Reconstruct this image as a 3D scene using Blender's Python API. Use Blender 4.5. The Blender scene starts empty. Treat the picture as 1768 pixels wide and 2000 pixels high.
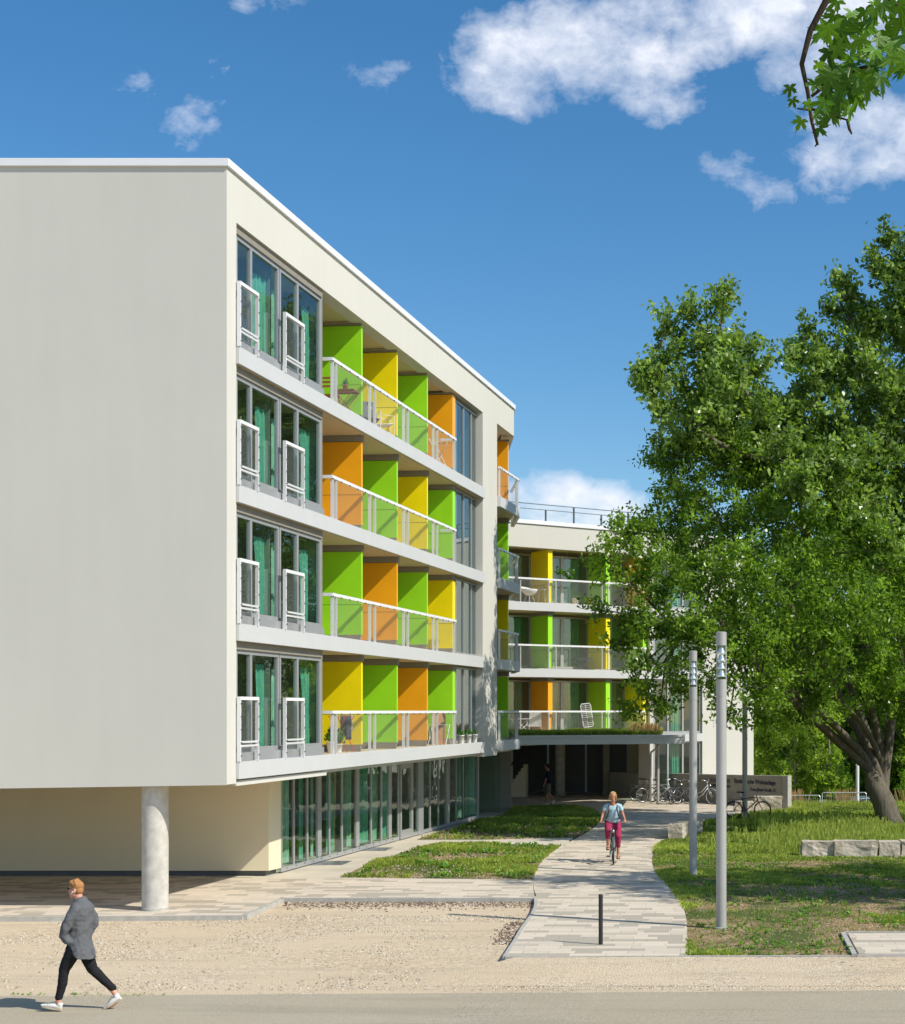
EXPOSURE = 0.33
SKYS = 0.112
SKYSAT = 1.3
SKYHUE = 0.497
LD = 74
import bpy, bmesh, math, random
import numpy as np
from mathutils import Vector, Matrix, noise as mnoise
R = math.radians
random.seed(7)
scene = bpy.context.scene
COL = scene.collection
F, PX, HY, H = 3000.0, 1400.0, 1388.0, 4.1

# ------------------------------------------------------------------ helpers
def gp(px, y, z=0.0):
    Y = (H - z) * F / (y - HY)
    return ((px - PX) / F * Y, Y)
def at(px, y, Y):
    return Vector(((px - PX) / F * Y, Y, H - (y - HY) / F * Y))
def tag(o, label=None, cat=None, group=None, kind=None):
    if label: o['label'] = label
    if cat: o['category'] = cat
    if group: o['group'] = group
    if kind: o['kind'] = kind
    return o
def empty(name, loc, rz=0.0, label=None, cat=None, group=None):
    o = bpy.data.objects.new(name, None); COL.objects.link(o)
    o.location = loc; o.rotation_euler = (0, 0, rz); o.empty_display_size = .2
    return tag(o, label, cat, group)
def copy_tree(o, parent=None):
    c = o.copy(); COL.objects.link(c)
    if parent: c.parent = parent
    for ch in list(o.children): copy_tree(ch, c)
    return c
class MB:
    def __init__(s): s.v = []; s.f = []
    def add(s, vs, fs):
        n = len(s.v); s.v += [tuple(v) for v in vs]; s.f += [tuple(i + n for i in f) for f in fs]; return s
    def box(s, x0, x1, y0, y1, z0, z1):
        if x0 > x1: x0, x1 = x1, x0
        if y0 > y1: y0, y1 = y1, y0
        v = [(x0,y0,z0),(x1,y0,z0),(x1,y1,z0),(x0,y1,z0),(x0,y0,z1),(x1,y0,z1),(x1,y1,z1),(x0,y1,z1)]
        return s.add(v, [(0,3,2,1),(4,5,6,7),(0,1,5,4),(1,2,6,5),(2,3,7,6),(3,0,4,7)])
    def bs(s, s0, s1, o0, o1, z0, z1):      # facade frame: along, outward, up
        return s.box(s0, s1, -o0, -o1, z0, z1)
    def prism(s, poly, z0, z1):
        a = sum(poly[i][0]*poly[(i+1)%len(poly)][1]-poly[(i+1)%len(poly)][0]*poly[i][1] for i in range(len(poly)))
        if a < 0: poly = poly[::-1]
        n = len(poly)
        zz0 = z0 if hasattr(z0,'__len__') else [z0]*n
        zz1 = z1 if hasattr(z1,'__len__') else [z1]*n
        v = [(p[0],p[1],z) for p,z in zip(poly,zz0)] + [(p[0],p[1],z) for p,z in zip(poly,zz1)]
        f = [tuple(range(n-1,-1,-1)), tuple(range(n,2*n))] + [(i,(i+1)%n,n+(i+1)%n,n+i) for i in range(n)]
        return s.add(v, f)
    def tube(s, pts, rad, n=8, cap=True, sx=1.0):
        pts = [Vector(p) for p in pts]; m = len(pts)
        rr = rad if hasattr(rad,'__len__') else [rad]*m
        vs, fs = [], []; prev = None
        for i,p in enumerate(pts):
            d = (pts[min(i+1,m-1)] - pts[max(i-1,0)])
            d = d.normalized() if d.length > 1e-9 else Vector((0,0,1))
            if prev is None:
                u = d.orthogonal().normalized()
            else:
                u = prev - d*prev.dot(d); u = u.normalized() if u.length > 1e-6 else d.orthogonal().normalized()
            prev = u; w = d.cross(u)
            for k in range(n):
                a = 2*math.pi*k/n
                vs.append(p + (u*math.cos(a) + w*math.sin(a)*sx)*rr[i])
        for i in range(m-1):
            for k in range(n):
                fs.append((i*n+k, i*n+(k+1)%n, (i+1)*n+(k+1)%n, (i+1)*n+k))
        if cap: fs.append(tuple(range(n-1,-1,-1))); fs.append(tuple((m-1)*n+k for k in range(n)))
        return s.add(vs, fs)
    def ring(s, c, r, t, axis='y', n=28, m=6):
        vs, fs = [], []
        for i in range(n):
            a = 2*math.pi*i/n
            for k in range(m):
                b = 2*math.pi*k/m; q = r + t*math.cos(b); h = t*math.sin(b)
                if axis=='y': vs.append((c[0]+q*math.cos(a), c[1]+h, c[2]+q*math.sin(a)))
                else: vs.append((c[0]+q*math.cos(a), c[1]+q*math.sin(a), c[2]+h))
        for i in range(n):
            for k in range(m):
                fs.append((i*m+k, ((i+1)%n)*m+k, ((i+1)%n)*m+(k+1)%m, i*m+(k+1)%m))
        return s.add(vs, fs)
    def lathe(s, c, prof, n=24):
        vs, fs = [], []
        for r,z in prof:
            for k in range(n):
                a = 2*math.pi*k/n; vs.append((c[0]+r*math.cos(a), c[1]+r*math.sin(a), c[2]+z))
        for i in range(len(prof)-1):
            for k in range(n): fs.append((i*n+k, i*n+(k+1)%n, (i+1)*n+(k+1)%n, (i+1)*n+k))
        q_ = len(vs); vs += vs[:n]; vs += vs[(len(prof)-1)*n:(len(prof)-1)*n+n]
        fs.append(tuple(q_+k for k in range(n-1,-1,-1))); fs.append(tuple(q_+n+k for k in range(n)))
        return s.add(vs, fs)
    def build(s, name, mat, parent=None, smooth=False, bevel=0):
        me = bpy.data.meshes.new(name); me.from_pydata(s.v, [], s.f)
        if smooth: me.polygons.foreach_set('use_smooth', [True]*len(me.polygons))
        me.update()
        o = bpy.data.objects.new(name, me); COL.objects.link(o)
        if isinstance(mat, (list,tuple)):
            for m in mat: me.materials.append(m)
        else: me.materials.append(mat)
        if parent: o.parent = parent
        if bevel:
            b = o.modifiers.new('bevel','BEVEL'); b.width = bevel; b.segments = 2; b.limit_method='ANGLE'
        return o
def npmesh(name, V, Fc, mat, parent=None, colors=None, smooth=False):
    """V (n,3), Fc (m,k) uniform polygons"""
    me = bpy.data.meshes.new(name); k = Fc.shape[1]; m = len(Fc)
    me.vertices.add(len(V)); me.vertices.foreach_set('co', V.astype(np.float32).ravel())
    me.loops.add(m*k); me.loops.foreach_set('vertex_index', Fc.astype(np.int32).ravel())
    me.polygons.add(m); me.polygons.foreach_set('loop_start', np.arange(0, m*k, k, dtype=np.int32))
    me.polygons.foreach_set('loop_total', np.full(m, k, dtype=np.int32))
    if smooth: me.polygons.foreach_set('use_smooth', np.ones(m, dtype=bool))
    if colors is not None:
        a = me.attributes.new('tint', 'FLOAT', 'POINT'); a.data.foreach_set('value', colors.astype(np.float32))
    me.materials.append(mat); me.update(calc_edges=True)
    o = bpy.data.objects.new(name, me); COL.objects.link(o)
    if parent: o.parent = parent
    return o

# ------------------------------------------------------------------ materials
class NT:
    def __init__(s, mat):
        s.t = mat.node_tree; s.n = s.t.nodes; s.l = s.t.links
    def new(s, typ, **kw):
        n = s.n.new(typ)
        for k,v in kw.items(): setattr(n, k, v)
        return n
    def link(s, a, b): s.l.new(a, b)
    def val(s, sock, v):
        if hasattr(v, 'is_linked') or hasattr(v, 'links'): s.l.new(v, sock)
        else: sock.default_value = v
    def math(s, op, a, b=None, c=None, clamp=False):
        n = s.n.new('ShaderNodeMath'); n.operation = op; n.use_clamp = clamp
        for i,x in enumerate((a,b,c)):
            if x is not None: s.val(n.inputs[i], x)
        return n.outputs[0]
    def mix(s, f, a, b, typ='MIX'):
        n = s.n.new('ShaderNodeMix'); n.data_type = 'RGBA'; n.blend_type = typ
        s.val(n.inputs[0], f); s.val(n.inputs[6], a); s.val(n.inputs[7], b); return n.outputs[2]
    def noise(s, vec, scale, detail=4, rough=.55, dist=0):
        n = s.n.new('ShaderNodeTexNoise'); n.inputs['Scale'].default_value = scale
        n.inputs['Detail'].default_value = detail; n.inputs['Roughness'].default_value = rough; n.inputs['Distortion'].default_value = dist
        if vec is not None: s.l.new(vec, n.inputs['Vector'])
        return n.outputs['Fac']
    def ramp(s, fac, stops):
        n = s.n.new('ShaderNodeValToRGB'); e = n.color_ramp.elements
        while len(e) < len(stops): e.new(.5)
        for el,(p,c) in zip(e, stops): el.position = p; el.color = c if len(c)==4 else (*c,1)
        s.l.new(fac, n.inputs[0]); return n.outputs[0]
    def mapr(s, v, a, b, c, d):
        n = s.n.new('ShaderNodeMapRange'); s.val(n.inputs[0], v)
        for i,x in enumerate((a,b,c,d)): n.inputs[i+1].default_value = x
        return n.outputs[0]
    def bump(s, h, strength, dist=.01):
        n = s.n.new('ShaderNodeBump'); n.inputs['Strength'].default_value = strength; n.inputs['Distance'].default_value = dist
        s.l.new(h, n.inputs['Height']); return n.outputs[0]
def c4(c): return (c[0], c[1], c[2], 1)
def newmat(name):
    m = bpy.data.materials.new(name); m.use_nodes = True
    t = NT(m); b = [n for n in t.n if n.type=='BSDF_PRINCIPLED'][0]
    out = [n for n in t.n if n.type=='OUTPUT_MATERIAL'][0]
    tc = t.new('ShaderNodeTexCoord')
    return m, t, b, out, tc
def plain(name, col, rough=.6, metal=0, var=.08, scale=6, bump=0, bscale=80, spec=.5, bd=.005):
    m,t,b,out,tc = newmat(name)
    n = t.noise(tc.outputs['Object'], scale, 5)
    k = t.mapr(n, .3, .7, 1-var, 1+var)
    mx = t.new('ShaderNodeVectorMath', operation='SCALE'); mx.inputs[0].default_value = col[:3]; t.link(k, mx.inputs['Scale'])
    t.link(mx.outputs[0], b.inputs['Base Color'])
    b.inputs['Roughness'].default_value = rough; b.inputs['Metallic'].default_value = metal
    b.inputs['Specular IOR Level'].default_value = spec
    if bump:
        n2 = t.noise(tc.outputs['Object'], bscale, 4); t.link(t.bump(n2, bump, bd), b.inputs['Normal'])
    return m
def stucco(name, col):
    m,t,b,out,tc = newmat(name)
    n1 = t.noise(tc.outputs['Object'], .35, 4)
    sc = t.new('ShaderNodeMapping'); sc.inputs['Scale'].default_value = (1.2,1.2,.12); t.link(tc.outputs['Object'], sc.inputs['Vector'])
    n2 = t.noise(sc.outputs[0], 2.2, 5)
    k = t.math('ADD', t.mapr(n1,.3,.7,.975,1.015), t.mapr(n2,.4,.8,.006,-.022))
    mx = t.new('ShaderNodeVectorMath', operation='SCALE'); mx.inputs[0].default_value = col; t.link(k, mx.inputs['Scale'])
    t.link(mx.outputs[0], b.inputs['Base Color']); b.inputs['Roughness'].default_value = .9
    b.inputs['Specular IOR Level'].default_value = .15
    n3 = t.noise(tc.outputs['Object'], 45, 6, .7); n4 = t.noise(tc.outputs['Object'], 7, 3)
    h = t.math('ADD', n3, t.math('MULTIPLY', n4, .4))
    t.link(t.bump(h, .28, .008), b.inputs['Normal'])
    return m
M = {}
M['stucco'] = stucco('stucco', (.60,.592,.535))
M['stucco_shade'] = stucco('stucco warmed for shade', (.72,.645,.475))  # wall stucco lightened and warmed, lifted shade put into the colour
M['concrete_col'] = plain('column concrete', (.52,.50,.45), .8, var=.18, scale=5, bump=.25, bscale=60)
M['concrete'] = plain('fair faced concrete', (.34,.32,.27), .85, var=.14, scale=2.5, bump=.2, bscale=50)
M['white_metal'] = plain('white coated metal', (.76,.77,.78), .38, var=.03, scale=3)
M['band'] = plain('white slab edge panel', (.56,.57,.57), .5, var=.025, scale=1.2)
M['coping'] = plain('white coping sheet', (.78,.80,.82), .4, var=.03, scale=1)
M['grey_frame'] = plain('grey window frame', (.40,.41,.42), .35, metal=.3, var=.04)
M['dark_grey'] = plain('dark grey metal', (.10,.11,.12), .45, var=.1)
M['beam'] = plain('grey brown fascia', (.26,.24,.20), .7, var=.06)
M['ceiling'] = plain('balcony ceiling', (.66,.54,.35), .8, var=.04)  # ochre stands in for light bounced up from the balcony floor
M['floor_in'] = plain('balcony floor', (.36,.24,.17), .8, var=.12, scale=8)
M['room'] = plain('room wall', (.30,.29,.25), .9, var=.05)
M['zinc'] = plain('zinc column', (.40,.395,.375), .45, metal=.15, var=.05, scale=2)
M['black'] = plain('black plastic', (.02,.02,.022), .5, var=.2)
M['steel'] = plain('brushed steel', (.55,.56,.58), .3, metal=.85, var=.05)
def panel(name, col):
    m,t,b,out,tc = newmat(name)
    n = t.noise(tc.outputs['Object'], 1.1, 3)
    k = t.mapr(n,.3,.7,.93,1.05)
    mx = t.new('ShaderNodeVectorMath', operation='SCALE'); mx.inputs[0].default_value = col; t.link(k, mx.inputs['Scale'])
    t.link(mx.outputs[0], b.inputs['Base Color']); b.inputs['Roughness'].default_value = .3
    b.inputs['Specular IOR Level'].default_value = .35
    return m
M['green'] = panel('green glossy panel', (.34,.78,.022))
M['yellow'] = panel('yellow glossy panel', (.95,.78,.006))
M['orange'] = panel('orange glossy panel', (.95,.42,.014))
def glass(name, tint, ior=1.75, bumpy=.0):
    m,t,b,out,tc = newmat(name); t.n.remove(b)
    tr = t.new('ShaderNodeBsdfTransparent'); tr.inputs[0].default_value = c4(tint)
    gl = t.new('ShaderNodeBsdfGlossy'); gl.inputs['Roughness'].default_value = .015; gl.inputs['Color'].default_value = (.86,.95,.92,1)
    fr = t.new('ShaderNodeFresnel'); fr.inputs[0].default_value = ior
    if bumpy:
        n = t.noise(tc.outputs['Object'], .9, 2); bp = t.bump(n, bumpy, .05)
        t.link(bp, gl.inputs['Normal'])
    gm = t.new('ShaderNodeNewGeometry'); ff = t.math('MULTIPLY', fr.outputs[0], t.math('SUBTRACT', 1.0, gm.outputs['Backfacing']))
    mx = t.new('ShaderNodeMixShader'); t.link(ff, mx.inputs[0]); t.link(tr.outputs[0], mx.inputs[1]); t.link(gl.outputs[0], mx.inputs[2])
    t.link(mx.outputs[0], out.inputs['Surface'])
    return m
M['glass'] = glass('window glass', (.82,.94,.90), 2.05, .12)
M['glass_sky'] = glass('reflective glass', (.62,.75,.80), 3.4, .06)
M['glass_dark'] = glass('ground floor glass', (.82,.92,.87), 1.7, .25)
M['glass_clear'] = glass('clear roof glass', (.95,.97,.97), 1.3)
M['glass_lamp'] = glass('lamp tube', (.92,.95,.95), 1.35)
def net(name):
    m,t,b,out,tc = newmat(name)
    b.inputs['Base Color'].default_value = (.50,.51,.50,1); b.inputs['Roughness'].default_value = .4; b.inputs['Metallic'].default_value = .3
    sx = t.new('ShaderNodeSeparateXYZ'); t.link(tc.outputs['Object'], sx.inputs[0])
    p = .062
    def lines(sgn):
        a = t.math('ADD', t.math('ADD', sx.outputs[0], sx.outputs[1]), t.math('MULTIPLY', sx.outputs[2], sgn*.6))
        fr = t.math('FRACT', t.math('DIVIDE', a, p))
        return t.math('LESS_THAN', t.math('ABSOLUTE', t.math('SUBTRACT', fr, .5)), .019)
    a = t.math('MAXIMUM', lines(1), lines(-1))
    tr = t.new('ShaderNodeBsdfTransparent'); mx = t.new('ShaderNodeMixShader')
    t.link(a, mx.inputs[0]); t.link(tr.outputs[0], mx.inputs[1]); t.link(b.outputs[0], mx.inputs[2]); t.link(mx.outputs[0], out.inputs['Surface'])
    return m
M['net'] = net('stainless cable net')
def fabric(name, col, transl=.3, scale=30):
    m,t,b,out,tc = newmat(name)
    n = t.noise(tc.outputs['Object'], scale, 4); k = t.mapr(n,.3,.7,.85,1.12)
    mx = t.new('ShaderNodeVectorMath', operation='SCALE'); mx.inputs[0].default_value = col; t.link(k, mx.inputs['Scale'])
    t.link(mx.outputs[0], b.inputs['Base Color']); b.inputs['Roughness'].default_value = .9; b.inputs['Specular IOR Level'].default_value = .1
    t.link(t.bump(t.noise(tc.outputs['Object'], scale*4, 3), .2, .004), b.inputs['Normal'])
    return m
M['curtain'] = fabric('teal curtain', (.19,.44,.35), scale=5)
M['curtain_pale'] = fabric('pale green curtain', (.38,.55,.44), scale=5)

# ground materials
def gravel(name, base, lo, hi, scale=28, bumps=.7):
    m,t,b,out,tc = newmat(name)
    v = t.new('ShaderNodeTexVoronoi'); v.inputs['Scale'].default_value = scale; t.link(tc.outputs['Object'], v.inputs['Vector'])
    sep = t.new('ShaderNodeSeparateColor'); t.link(v.outputs['Color'], sep.inputs[0])
    n = t.noise(tc.outputs['Object'], .45, 6, .6, .6); n2 = t.noise(tc.outputs['Object'], 55, 5, .75)
    stone = t.ramp(sep.outputs[0], [(0,lo),(.35,base),(.8,base),(1,hi)])
    sand = t.ramp(n2, [(.25,tuple(x*.62 for x in base)),(.5,base),(.75,tuple(min(1,x*1.2) for x in base))])
    f = t.mapr(n, .42,.62, 0,1)
    col = t.mix(f, sand, stone)
    col = t.mix(t.mapr(t.noise(tc.outputs['Object'], .22, 4),.35,.65,0,.35), col, c4(tuple(x*y for x,y in zip(base,(.86,.78,.66)))))
    mp = t.new('ShaderNodeMapping'); mp.inputs['Scale'].default_value = (.14,1.1,1); mp.inputs['Rotation'].default_value = (0,0,.05); t.link(tc.outputs['Object'], mp.inputs[0])
    tr_ = t.noise(mp.outputs[0], 1.6, 5, .6); pt = t.noise(tc.outputs['Object'], .9, 6, .7, 1.2)
    col = t.mix(t.mapr(tr_,.50,.68,0,.42), col, c4(tuple(x*.66 for x in base)))
    col = t.mix(t.mapr(pt,.58,.72,0,.30), col, c4(tuple(min(1,x*1.28) for x in base)))
    t.link(col, b.inputs['Base Color']); b.inputs['Roughness'].default_value = .95; b.inputs['Specular IOR Level'].default_value=.1
    h = t.math('ADD', t.math('MULTIPLY', v.outputs['Distance'], -1.0), n2)
    t.link(t.bump(h, bumps, .02), b.inputs['Normal'])
    return m
M['gravel'] = gravel('beige gravel', (.67,.55,.39), (.22,.17,.12), (.90,.85,.75))
M['asphalt'] = gravel('dusty asphalt', (.44,.39,.295), (.23,.20,.16), (.58,.53,.44), scale=70, bumps=.35)
def soil():
    m,t,b,out,tc = newmat('lawn soil')
    n = t.noise(tc.outputs['Object'], .5, 6, .6, .4); n2 = t.noise(tc.outputs['Object'], 14, 5, .7)
    v = t.new('ShaderNodeTexVoronoi'); v.inputs['Scale'].default_value = 26; t.link(tc.outputs['Object'], v.inputs['Vector'])
    sep = t.new('ShaderNodeSeparateColor'); t.link(v.outputs['Color'], sep.inputs[0])
    stones = t.ramp(sep.outputs[1], [(0,(.16,.10,.05)),(.5,(.36,.25,.13)),(.9,(.48,.36,.21)),(1,(.56,.47,.33))])
    green = t.ramp(n2, [(.3,(.035,.07,.015)),(.7,(.09,.15,.03))])
    col = t.mix(t.mapr(n,.44,.58,0,.85), stones, green)
    t.link(col, b.inputs['Base Color']); b.inputs['Roughness'].default_value = .95; b.inputs['Specular IOR Level'].default_value=.1
    t.link(t.bump(t.math('ADD', n2, v.outputs['Distance']), .8, .03), b.inputs['Normal'])
    return m
M['soil'] = soil()
def pavers(name, ca, cb, cc, bw=.62, rh=.27):
    m,t,b,out,tc = newmat(name)
    def brick(off, c1, c2, bias):
        k = t.new('ShaderNodeTexBrick'); k.offset = .37; k.offset_frequency = 2; k.squash = .72; k.squash_frequency = 3
        mp = t.new('ShaderNodeMapping'); t.link(tc.outputs['Object'], mp.inputs[0])
        t.link(mp.outputs[0], k.inputs['Vector'])
        k.inputs['Scale'].default_value = 1; k.inputs['Brick Width'].default_value = bw; k.inputs['Row Height'].default_value = rh
        k.inputs['Mortar Size'].default_value = .0035; k.inputs['Mortar Smooth'].default_value = .1
        k.inputs['Color1'].default_value = c4(c1); k.inputs['Color2'].default_value = c4(c2); k.inputs['Bias'].default_value = bias
        k.inputs['Mortar'].default_value = (.10,.09,.07,1)
        return k
    k = brick(0, (0,0,0), (1,1,1), 0)
    k.inputs['Mortar'].default_value = (.5,.5,.5,1)
    sep = t.new('ShaderNodeSeparateColor'); t.link(k.outputs['Color'], sep.inputs[0])
    base = t.ramp(sep.outputs[0], [(0,ca),(.34,ca),(.40,cb),(.66,cb),(.72,cc),(1,cc)])
    n = t.noise(tc.outputs['Object'], 1.3, 5); n2 = t.noise(tc.outputs['Object'], 60, 3)
    base = t.mix(t.mapr(n,.3,.7,0,.22), base, c4(tuple(x*.72 for x in cb)))
    base = t.mix(t.mapr(n2,.3,.7,0,.14), base, (.2,.17,.13,1))
    col = t.mix(t.math('MULTIPLY', k.outputs['Fac'], .75), base, (.12,.105,.08,1))
    t.link(col, b.inputs['Base Color']); b.inputs['Roughness'].default_value = .85; b.inputs['Specular IOR Level'].default_value=.2
    t.link(t.bump(t.math('ADD', t.math('MULTIPLY', k.outputs['Fac'], -1), t.math('MULTIPLY', n2, .2)), .4, .004), b.inputs['Normal'])
    return m
M['pavers'] = pavers('beige pavers', (.72,.625,.50), (.65,.57,.455), (.45,.405,.325))
M['walk'] = plain('smooth concrete walk', (.58,.53,.43), .85, var=.12, scale=1.2, bump=.15, bscale=40)
M['kerb'] = plain('grey kerb', (.43,.415,.37), .85, var=.15, scale=6, bump=.2, bscale=40)

# ------------------------------------------------------------------ camera, light, sky
cam = bpy.data.cameras.new('camera'); camo = bpy.data.objects.new('camera', cam); COL.objects.link(camo)
camo.location = (0,0,H); camo.rotation_euler = (R(90),0,0)
cam.sensor_fit = 'VERTICAL'; cam.sensor_height = 36; cam.sensor_width = 36; cam.lens = 36*F/2000
cam.shift_x = (884-PX)/2000; cam.shift_y = (HY-1000)/2000; cam.clip_end = 3000
scene.camera = camo
scene.cycles.max_bounces = 5; scene.cycles.transparent_max_bounces = 10; scene.cycles.caustics_reflective = False; scene.cycles.caustics_refractive = False; scene.cycles.diffuse_bounces = 3; scene.cycles.glossy_bounces = 2
EL = R(42.8); sdir = Vector((.905*math.cos(EL), -.424*math.cos(EL), math.sin(EL))).normalized()
sun = bpy.data.lights.new('sun','SUN'); sun.energy = 3.9; sun.angle = R(.53); sun.color = (1,.94,.83)
suno = bpy.data.objects.new('sun', sun); COL.objects.link(suno); suno.rotation_euler = sdir.to_track_quat('Z','Y').to_euler()
scene.view_settings.view_transform = 'Standard'; scene.view_settings.look = 'None'; scene.view_settings.exposure = EXPOSURE
w = bpy.data.worlds.new('World'); scene.world = w; w.use_nodes = True
t = NT(w)
for n in list(t.n): t.n.remove(n)
out = t.new('ShaderNodeOutputWorld'); sky = t.new('ShaderNodeTexSky'); sky.sky_type = 'NISHITA'; sky.sun_disc = False
sky.sun_elevation = EL; sky.sun_rotation = math.atan2(sdir.x, sdir.y); sky.air_density = 1.0; sky.dust_density = .6; sky.ozone_density = 3.0
tc = t.new('ShaderNodeTexCoord'); sp = t.new('ShaderNodeSeparateXYZ'); t.link(tc.outputs['Generated'], sp.inputs[0])
ysafe = t.math('MAXIMUM', sp.outputs[1], .05)
u = t.math('DIVIDE', sp.outputs[0], ysafe); v = t.math('DIVIDE', sp.outputs[2], ysafe)
cv = t.new('ShaderNodeCombineXYZ'); t.link(u, cv.inputs[0]); t.link(t.math('MULTIPLY', v, 1.25), cv.inputs[1])
fb = t.noise(cv.outputs[0], 14, 10, .60, .22); fb2 = t.noise(cv.outputs[0], 46, 8, .62, .25)
clouds = [(1010,120,150,120,1.0),(1120,100,190,110,1.05),(1260,70,190,130,.85),(1480,0,210,130,.95),(1580,90,120,140,.8),(1640,290,110,110,.7),(1740,270,130,120,1.0),
  (1440,360,120,75,.38),(390,240,75,85,.34),(430,130,40,50,.34),(262,165,50,50,.25),(740,150,75,48,.29),(540,5,90,28,.42),(1090,990,120,75,1.1),(1180,1010,110,80,1.1),(1030,975,75,60,.75),(1270,170,130,80,.5),(1700,0,300,160,.9)]
tot = None
for (cx,cy,rx,ry,st) in clouds:
    du = t.math('DIVIDE', t.math('SUBTRACT', u, (cx-PX)/F), rx/F); dv = t.math('DIVIDE', t.math('SUBTRACT', v, (HY-cy)/F), ry/F)
    d = t.math('ADD', t.math('MULTIPLY', du, du), t.math('MULTIPLY', dv, dv))
    mm = t.math('MULTIPLY', t.math('SUBTRACT', 1.15, d), st, clamp=True)
    tot = mm if tot is None else t.math('MAXIMUM', tot, mm)
# general scattered clouds elsewhere in the sky dome
gen = t.noise(tc.outputs['Generated'], 3.2, 8, .6, .3)
far = t.math('LESS_THAN', sp.outputs[1], .55)
den = t.math('ADD', tot, t.math('MULTIPLY', t.math('SUBTRACT', fb, .5), 1.75))
den = t.math('ADD', den, t.math('MULTIPLY', t.math('SUBTRACT', fb2, .5), 1.3))
den = t.math('MULTIPLY', den, t.math('GREATER_THAN', tot, .001))
den = t.mapr(den, .26, 1.30, 0, 1)
gd = t.math('MULTIPLY', t.mapr(gen, .56, .70, 0, .8), far)
den = t.math('MAXIMUM', den, gd)
shade = t.mapr(t.noise(cv.outputs[0], 11, 8, .6), .36, .66, 0, 1)
ccol = t.mix(shade, (.86,.87,.92,1), (.60,.66,.78,1))
hs = t.new('ShaderNodeHueSaturation'); hs.inputs['Saturation'].default_value = SKYSAT; hs.inputs['Hue'].default_value = SKYHUE; t.link(sky.outputs[0], hs.inputs['Color'])
sk = t.new('ShaderNodeVectorMath', operation='SCALE'); t.link(hs.outputs[0], sk.inputs[0]); sk.inputs['Scale'].default_value = SKYS
fin = t.mix(den, sk.outputs[0], ccol)
bg = t.new('ShaderNodeBackground'); bg.inputs['Strength'].default_value = 1.0; t.link(fin, bg.inputs[0]); t.link(bg.outputs[0], out.inputs[0])
# ================================================================== FRONT BUILDING
Y0 = 31.15; X0 = (443-PX)/F*Y0
tv = Vector((300, 3000)).normalized(); nv = Vector((tv.y, -tv.x))
FB = empty('apartment_building', (X0, Y0, 0), math.atan2(tv.y, tv.x),
   'five storey cream student block with green, yellow and orange balcony panels, nearest the viewer', 'building')
def S(px, o=0.0):
    k = (px-PX)/F
    return (k*(Y0+o*nv.y) - X0 - o*nv.x)/(tv.x - k*tv.y)
def loc(X, Y):      # world -> local (x, y) of FB
    d = Vector((X-X0, Y-Y0)); return (d.dot(tv), -d.dot(nv))
FL = [3.05, 5.90, 8.75, 11.60]; BH = .36; ROOF = 15.13
CE = [FL[1]-BH, FL[2]-BH, FL[3]-BH, 14.15]
sP = S(462); sP2 = S(943); sP3 = S(971); sE = S(1004)
def L(*pts): return [loc(*p) for p in pts]
endA = loc(-8.03, 59.4); endB = loc(-13, 64)
frontL = loc(-26, Y0)
# side and front wall shell
m = MB()
m.prism([(0,0),(sP,0),(sP,.40),(.04,.40)], 2.60, ROOF)                     # corner pier
m.bs(sP, sE, -.40, 0, 14.15, ROOF)                                          # attic strip
m.bs(sP2, sP3, -.40, 0, 2.55, 14.15)                                        # far pier
m.bs(sP, sP2, -.24, -.11, 2.60, FL[0]-BH)                                      # strip below first edge panel
fl = L((X0, Y0), (-26, Y0), (-26, Y0+.4), (X0+.0, Y0+.4))
fl[3] = (.04, .40+.0)
m.prism([ (0,.0005), frontL, loc(-26, Y0+.4), (.04,.4005) ], [2.59, 2.35, 2.35, 2.59], [ROOF]*4)
m.prism([(sE,0), endA, (endA[0]-.1, endA[1]+.4), (sE-.25,.40)], 14.15, ROOF)
m.prism([endA, endB, (endB[0]-.3, endB[1]+.3), (endA[0]-.1, endA[1]+.4)], 14.15, ROOF)
m.build('wall', M['stucco'], FB)
# coping
m = MB(); q = .06
m.prism([(-.05,-q), (sE+.03,-q), (sE-.1,.45), (.0,.45)], ROOF+.002, ROOF+.16)
m.prism([(-.05,-q), (.0,.451), loc(-26,Y0+.45), loc(-26,Y0-q)], ROOF+.002, ROOF+.16)
m.prism([(sE+.03,-q), (endA[0]+.08, endA[1]-.02), (endA[0]-.2, endA[1]+.45), (sE-.1,.451)], ROOF+.002, ROOF+.16)
m.build('coping', M['coping'], FB, bevel=.008)
MB().prism([(.2,.42), (sE-.3,.42), (endA[0]-.3,endA[1]+.5), (endB[0]-.5,endB[1]+.5), loc(-26,66), loc(-26,Y0+.42)], 14.20, ROOF-.06).build('roof', M['ceiling'], FB)
# ceiling of the top balconies is the roof underside; lower slabs
for k in range(4):
    z = FL[k]
    if k == 0:
        poly = [(.05,.13), (sP2,.13), (sE,.13), (endA[0],endA[1]+.2), (endB[0],endB[1]+.3), loc(-26,66), loc(-26,Y0+.42), (.1,.42)]
    else:
        poly = [(.42,.02), (sE,.02), (endA[0],endA[1]+.1), (endB[0],endB[1]+.2), loc(-26,66), loc(-26,Y0+.42), (.42,.42)]
    z0 = 2.62 if k == 0 else z-BH+.004
    MB().prism(poly, z0, z-.012).build('floor_slab', M['ceiling'], FB)
    m = MB(); a = .075
    m.bs(sP-.03, sP2+.02, 0.003, a, z-BH, z)
    m.build('slab_edge', M['band'], FB, bevel=.006)
    m = MB()
    m.bs(sP3, sE+.42, -.02, .13, z-BH, z)
    eb = (endA[0]+.42, endA[1]-.1)
    m.prism([(sE+.42,.02), (sE+.42,-.129), eb, (eb[0]-.15, eb[1]+.1)], z-BH+.001, z-.001)
    m.build('slab_edge', M['band'], FB, bevel=.006)
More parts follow.
